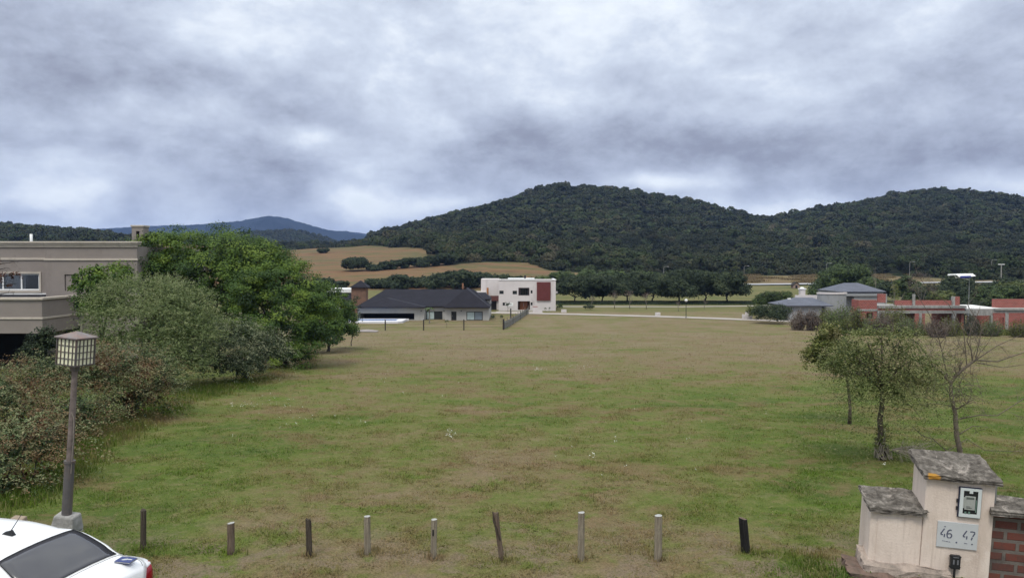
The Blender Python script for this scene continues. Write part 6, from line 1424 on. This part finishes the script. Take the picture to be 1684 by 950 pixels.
# ------------------------------------------------------------------ small trees at the lower right
def limb(mb, pts, rads, n=6): mb.tube(pts, rads, n)
def twiggy(mb, g, a, d, L_, r0, depth=3):
    """recursive thin twigs"""
    a = Vector(a); d = Vector(d).normalized(); q = [a]; p = a.copy(); dd = d.copy()
    for k in range(4):
        dd = (dd+Vector(g.normal(0, .14, 3))+Vector((0, 0, .02))).normalized(); p = p+dd*L_/4; q.append(p.copy())
    mb.tube(q, [r0*(1-.75*k/4) for k in range(5)], 5 if r0 > .012 else 3, False)
    if depth > 0:
        for k in range(g.integers(3, 6)):
            i = int(g.integers(1, 5)); e = Vector(g.normal(0, 1, 3)); e -= dd*e.dot(dd)*.6; e = (e.normalized()*.9+dd*.7+Vector((0, 0, .12))).normalized()
            twiggy(mb, g, q[i], e, L_*g.uniform(.35, .6), r0*.42, depth-1)
# leafy tree, drooping
g = np.random.default_rng(401); o = ground(1452, 756); Yt = o.y
def lc(px, py, dy=0): p = at(px, py, Yt+dy)-o; return (p.x, p.y, p.z)
mb = MB(); mb.tube([(0, 0, -.1), lc(1450, 720), lc(1447, 690), lc(1451, 662), lc(1450, 635)], [.10, .085, .07, .055, .05], 8)
for tx, ty, dy in ((1405, 585, .3), (1425, 560, -.3), (1450, 548, .2), (1480, 560, -.2), (1505, 590, .3), (1395, 610, -.2), (1490, 615, .1)):
    a = Vector(lc(1450, 640)); b2 = Vector(lc(tx, ty, dy)); mid = a.lerp(b2, .5)+Vector((0, 0, .15)); mb.tube([a, mid, b2], [.04, .026, .010], 5)
    for k in range(5): twiggy(mb, g, a.lerp(b2, g.uniform(.4, 1)), Vector(g.normal(0, 1, 3)), .5, .012, 1)
bl = [(*lc(1452, 566), .62, .6, .40, 0), (*lc(1404, 586, .2), .52, .55, .46, 0), (*lc(1500, 590, .2), .52, .55, .46, -.03), (*lc(1455, 606), .62, .6, .42, -.06), (*lc(1530, 608, .1), .25, .3, .25, 0), (*lc(1375, 596, .1), .3, .3, .3, 0), (*lc(1430, 622, -.3), .5, .5, .42, 0), (*lc(1510, 628, .2), .46, .4, .38, -.05), (*lc(1478, 556, -.1), .5, .45, .30, .1), (*lc(1425, 640, -.2), .42, .4, .36, 0), (*lc(1475, 645, .1), .45, .4, .32, -.05), (*lc(1392, 600, .3), .45, .45, .45, .05), (*lc(1425, 560), .5, .5, .3, .08)]
cr = join([spray_np(bl, 46, g, .95, 24, .052, .45, 1.6, tint=.62, tv=.24, rise=.1, zmin=-.8, depth=(.4, 1.12), gap=.1, wig=.3), crown_np(bl, 16, 14, .055, .16, g, asp=.6, tint=.42, tv=.2, inner=.1, nn=.7, zmin=-.7, gap=.2)])
plant('drooping_tree', 'small tree with drooping olive crown and twigs wrapped round its trunk', 'tree', o, cr, L['droop'], mb, M['bark'])
wr_ = MB()
for k in range(46):
    a = g.uniform(0, 6.28); r0 = g.uniform(.10, .20); h = g.uniform(.3, .85); a2 = a+g.normal(0, .8)
    wr_.tube([(r0*math.cos(a)*1.15, r0*math.sin(a)*1.15, g.uniform(0, .1)), (r0*math.cos(a2)*1.1, r0*math.sin(a2)*1.1, h*.55), (.09*math.cos(a2+.5), .09*math.sin(a2+.5), h)], [.010, .009, .004], 4, False)
wr_.build('wrapped_twigs', M['twig_pale'], bpy.data.objects['drooping_tree'])
V, Fc, T = crown_np([(0, 0, .45, .22, .22, .5)], 60, 8, .05, .08, g, tint=.4, inner=0); npmesh('vine_leaves', V, Fc, L['weeping'], bpy.data.objects['drooping_tree'], T)
mb = MB()
for k in range(24):
    a = g.uniform(-.9, .5); p = Vector((.15, -.1, .28)); d = Vector((math.cos(a), math.sin(a)*.7-.2, g.uniform(-.25, .25))); twiggy(mb, g, p, d, g.uniform(.5, 1.0), .010, 1)
mb.build('fallen_twigs', M['twig_pale'], bpy.data.objects['drooping_tree'])
# second leafy tree, behind and to the left
o = ground(1397, 697); Yt = o.y; g = np.random.default_rng(402)
mb = MB(); mb.tube([(0, 0, -.1), lc(1398, 670), lc(1396, 645), lc(1393, 622), lc(1390, 600)], [.07, .05, .045, .04, .03], 7)
for tx, ty in ((1350, 575), (1370, 560), (1395, 555), (1410, 575)): a = Vector(lc(1392, 615)); b2 = Vector(lc(tx, ty)); mb.tube([a, a.lerp(b2, .5)+Vector((0, 0, .1)), b2], [.03, .02, .008], 5)
bl = [(*lc(1376, 570), .62, .6, .52, .06), (*lc(1348, 590), .50, .5, .38, .05), (*lc(1400, 585), .60, .6, .5, .02), (*lc(1362, 548), .42, .45, .30, .12), (*lc(1385, 605), .5, .5, .35, -.03), (*lc(1342, 572), .35, .4, .3, .08)]
plant('small_tree', 'small denser green tree behind the drooping tree, farthest left of the roadside trees', 'tree', o, crown_np(bl, 14, 34, .075, .22, g, asp=.65, tint=.48, tv=.24, inner=.15, flat=.7, depth=(.6, 1.1), zmin=-.8), L['weeping'], mb, M['bark'])
# bare tree with long whips
o = ground(1580, 746); Yt = o.y; g = np.random.default_rng(403); mb = MB()
def path(pts, r0, r1, twigs=3, L_=.6, dep=2):
    P_ = [Vector(lc(*p)) for p in pts]; n = len(P_); mb.tube(P_, [r0+(r1-r0)*i/(n-1) for i in range(n)], 7 if r0 > .03 else 5, False)
    for k in range(twigs):
        i = int(g.integers(0, n-1)); s = g.uniform(0, 1); a = P_[i].lerp(P_[i+1], s); d = (P_[i+1]-P_[i]).normalized(); e = (d*.5+Vector(g.normal(0, .8, 3))+Vector((0, 0, .25))); twiggy(mb, g, a, e, L_*g.uniform(.5, 1.1), max(.006, r1*.7), dep)
path([(1580, 748), (1573, 715), (1571, 680), (1564, 650), (1563, 630)], .068, .045, 3, .5, 1)
path([(1563, 630), (1549, 612), (1535, 603), (1515, 598), (1500, 588)], .036, .014, 8, .7, 3)
path([(1563, 630), (1572, 618), (1590, 602), (1604, 592)], .038, .030, 3, .5)
path([(1604, 592), (1640, 594), (1684, 579), (1730, 566)], .022, .008, 7, .6, 3)
path([(1600, 594), (1597, 575), (1590, 560), (1600, 535), (1610, 510)], .020, .007, 8, .7, 3)
path([(1604, 592), (1640, 568), (1680, 550)], .018, .006, 3, .5)
path([(1535, 603), (1522, 580), (1508, 562), (1478, 548), (1460, 560), (1450, 590)], .022, .006, 4, .6)
path([(1571, 690), (1610, 682), (1640, 683), (1684, 655), (1720, 640)], .019, .008, 8, .6, 3)
path([(1571, 670), (1550, 664), (1522, 663)], .018, .006, 3, .5)
path([(1575, 715), (1600, 700), (1625, 702)], .018, .005, 3, .5)
path([(1563, 640), (1545, 560), (1530, 520), (1505, 478), (1492, 470)], .016, .004, 4, .6)
path([(1590, 602), (1585, 545), (1560, 500), (1520, 468), (1508, 448)], .015, .004, 4, .6)
path([(1604, 592), (1615, 540), (1590, 500), (1600, 498)], .014, .004, 3, .6)
path([(1606, 596), (1650, 604), (1690, 598)], .014, .005, 2, .4)
path([(1558, 742), (1535, 722), (1515, 715), (1500, 700)], .016, .005, 4, .5)
path([(1560, 740), (1590, 722), (1620, 740), (1684, 742)], .014, .006, 4, .5)
for k in range(120): a = Vector(lc(g.uniform(1500, 1615), g.uniform(560, 670))); twiggy(mb, g, a, Vector(g.normal(0, 1, 3))+Vector((0, 0, .4)), g.uniform(.4, .9), .008, 2)
bl = [(*lc(1548, 625), .55, .5, .45, 0), (*lc(1500, 640), .45, .5, .4, 0), (*lc(1600, 650), .45, .5, .5, 0), (*lc(1560, 590), .5, .5, .3, 0), (*lc(1520, 600), .5, .5, .4, 0)]
plant('bare_tree', 'mostly leafless tree with long whip-like branches just behind the utility pillar', 'tree', o, spray_np(bl, 16, g, .40, 9, .06, .3, 1.1, tint=.5, tv=.2, rise=-.2, depth=(.2, 1)), L['weeping'], mb, plain('twig_grey_brown', (.13, .105, .085), .95, .35, 8))
bpy.data.objects['bare_tree.001'].name = 'leafless_tree' if 'bare_tree.001' in bpy.data.objects else 'bare_tree'
# red earth under the trees
# twigs with brown leaves reaching in at the left edge, before the beige house
o = base_at(-35, 34); g = np.random.default_rng(404); mb = MB(); Yt = 34
mb.tube([(0, 0, -.1), (.05, 0, 2.5), (0, 0, 4.6)], [.09, .07, .05], 7)
for ty in (440, 452, 466, 480, 430): 
    a = Vector((0, 0, (zrow(ty+15, 34)-o.z))); b2 = Vector(lc(g.uniform(8, 30), ty)); mb.tube([a, a.lerp(b2, .5)+Vector((0, 0, .08)), b2], [.03, .02, .006], 5, False)
    for k in range(4): twiggy(mb, g, a.lerp(b2, g.uniform(.5, 1)), Vector(g.normal(0, 1, 3)), .4, .008, 1)
bl = [(*lc(4, 470), .35, .4, .3, 0), (*lc(22, 455), .3, .3, .2, 0), (*lc(-30, 440), .9, .9, .8, 0), (*lc(8, 458), .3, .3, .3, 0)]
plant('autumn_tree', 'tree with sparse brown leaves reaching in at the left edge before the beige house', 'tree', o, crown_np(bl, 3, 10, .13, .14, g, tint=.5, inner=0), leafmat('leaf_brown', [(.1, (.04, .018, .015)), (.6, (.12, .05, .04)), (1, (.16, .12, .05))], .1), mb, M['bark_dark'])

# ------------------------------------------------------------------ grass, weeds and small white flowers
def bladem(name, k, straw):
    m, t, b = material(name); p = t.pos(); c = turf_color(t, p, True)
    a = t.node('ShaderNodeAttribute', attribute_name='tint').outputs['Fac']
    c = t.mix(t.mapr(a, .2, .8, .0, .55), c, t.vmath('MULTIPLY', c, (1.65, 1.55, 1.2)))
    c = t.mix(t.mapr(a, .68, .74, 0, straw), c, (.26, .21, .125))
    c = t.mix(t.mapr(a, .35, .22, 0, .5), c, t.vmath('MULTIPLY', c, (.45, .6, .4)))
    t.put(b.inputs['Base Color'], c); b.inputs['Roughness'].default_value = .75; b.inputs['Specular IOR Level'].default_value = .15
    tr = t.node('ShaderNodeBsdfTranslucent'); t.put(tr.inputs[0], c); mx = t.node('ShaderNodeMixShader'); mx.inputs[0].default_value = .4
    t.l.new(b.outputs[0], mx.inputs[1]); t.l.new(tr.outputs[0], mx.inputs[2]); t.l.new(mx.outputs[0], m.node_tree.nodes['Material Output'].inputs[0]); return m
M['blade'] = bladem('grass_blade', 1, .6)
def scatter(Y0, Y1, dens, g, marg=2.0):
    n = int((Y1-Y0)*((Y0+Y1)/2*1.36+2*marg)*dens); YY = np.sqrt(g.uniform(Y0**2, Y1**2, n)); XX = g.uniform(-1, 1, n)*(.68*YY+marg); return np.stack([XX, YY], -1)
g = np.random.default_rng(500); P_ = []; Hh = []
for Y0, Y1, dn, hh in ((8.5, 14, 420, .030), (14, 20, 260, .038), (20, 30, 110, .048), (30, 46, 36, .06), (46, 75, 9.0, .08), (75, 102, 3.2, .11)):
    q = scatter(Y0, Y1, dn, g); k = fbm2(q[:, 0], q[:, 1], 2.2, 61, 3)+.5*fbm2(q[:, 0], q[:, 1], .6, 62, 2); keep = g.uniform(size=len(q)) < np.clip(.72+.45*k, .2, 1); q = q[keep]; k = k[keep]
    ok = ~((q[:, 1] > 8) & (q[:, 1] < 10.2) & (q[:, 0] < -4.2)); ok &= ~((q[:, 0] > 5.0) & (q[:, 1] < 11.8) & (q[:, 1] > 10.4)); q = q[ok]; k = k[ok]
    P_.append(q); Hh.append(hh*np.clip(1+.7*k, .4, 2.2)*g.uniform(.6, 1.4, len(q)))
P_ = np.concatenate(P_); Hh = np.concatenate(Hh); print('TUFTS', len(P_))
tufts('grass', 'mown mottled green and straw grass of the vacant lot', P_, Hh, M['blade'], g, 3, .0065, cl=.05, lean=2.2)
ring = [(ob.location.x, ob.location.y) for ob in C.objects if ob.name.startswith('wooden_post')]
qq = np.array([(x+g.normal(0, .09), y+g.normal(0, .09)) for x, y in ring for _ in range(26)])
tufts('post_grass', 'uncut grass tufts around the feet of the wooden posts', qq, g.uniform(.04, .13, len(qq)), M['blade'], g, 4, .007, cl=.03, lean=.9)
# taller greener fringe along the hedge and pillar, and clumps of weed
q = []; hh = []
for px in np.linspace(20, 520, 1500):
    row = np.interp(px, [0, 60, 150, 240, 300, 400, 480, 520], [850, 800, 735, 690, 655, 630, 603, 590])+g.normal(0, 6); p = ground(px, row); 
    for k in range(4): q.append((p.x+g.normal(0, .3), p.y+g.normal(0, .4))); hh.append(g.uniform(.08, .22))
for k in range(60): q.append((g.uniform(4.4, 7.6), g.uniform(10.3, 10.7))); hh.append(g.uniform(.04, .10))
for k in range(200): q.append((g.uniform(4.3, 4.85), g.uniform(10.5, 11.8))); hh.append(g.uniform(.04, .12))
tufts('tall_grass', 'longer greener grass along the foot of the hedge and round the utility pillar', np.array(q), np.array(hh), M['blade'], g, 5, .010, cl=.08, lean=.6, tintm=.42)
# low broad-leaved weeds between the posts
q = scatter(10.5, 24, 16, g); k = fbm2(q[:, 0], q[:, 1], 3.0, 71, 3); q = q[k > .05]
z = terr(q[:, 0], q[:, 1]); n = len(q); per = 7; off = g.normal(0, .045, (n, per, 3)); off[..., 2] = np.abs(off[..., 2])*.7+.012
Pq = (np.stack([q[:, 0], q[:, 1], z], -1)[:, None]+off).reshape(-1, 3); V, Fc = leaf_quads(Pq, unit(g.normal(0, .5, Pq.shape)+np.array([0, 0, 1.])), .032*g.uniform(.6, 1.5, len(Pq)), .7, g)
o = npmesh('ground_weeds', V, Fc, M['blade'], None, g.normal(.5, .2, len(Fc))); tag(o, 'low broad-leaved weeds among the grass near the wooden posts', 'weeds', kind='stuff')
# white flowers
pts = []
def fl(px, row, n, sx, sy):
    for k in range(n): p = ground(px+g.normal(0, sx), row+g.normal(0, sy)); pts.append((p.x, p.y, p.z+g.uniform(.05, .16)))
fl(742, 718, 18, 7, 4); fl(884, 609, 40, 9, 1.6); fl(950, 606, 36, 18, 2); fl(790, 603, 14, 14, 3); fl(975, 752, 3, 8, 3); fl(1012, 728, 3, 4, 2); fl(420, 665, 30, 40, 6); fl(520, 690, 18, 60, 10); fl(1150, 720, 10, 120, 60); fl(640, 640, 16, 60, 14); fl(900, 700, 14, 260, 90)
pts = np.array(pts); per = 4; Pq = (pts[:, None]+g.normal(0, .018, (len(pts), per, 3))).reshape(-1, 3); V, Fc = leaf_quads(Pq, unit(g.normal(0, .5, Pq.shape)+np.array([0, 0, 1.])), .030*g.uniform(.6, 1.3, len(Pq)), .8, g)
o = npmesh('white_flowers', V, Fc, plain('petal_white', (.55, .56, .50), .8), None, np.full(len(Fc), .5)); tag(o, 'scattered small white flowers standing in the lawn', 'flowers', kind='stuff')

# ------------------------------------------------------------------ air
hz = MB().box(-9000, 9000, -120, 7600, -12, 310).build('haze', None)
m = bpy.data.materials.new('haze'); m.use_nodes = True; t = NT(m.node_tree); t.n.clear(); oo = t.node('ShaderNodeOutputMaterial'); v = t.node('ShaderNodeVolumePrincipled')
v.inputs['Color'].default_value = (.36, .53, 1, 1); v.inputs['Density'].default_value = .00009; v.inputs['Anisotropy'].default_value = .1
t.l.new(v.outputs[0], oo.inputs['Volume']); hz.data.materials.append(m); tag(hz, 'faint bluish air that fades the far hills', 'haze', kind='stuff')
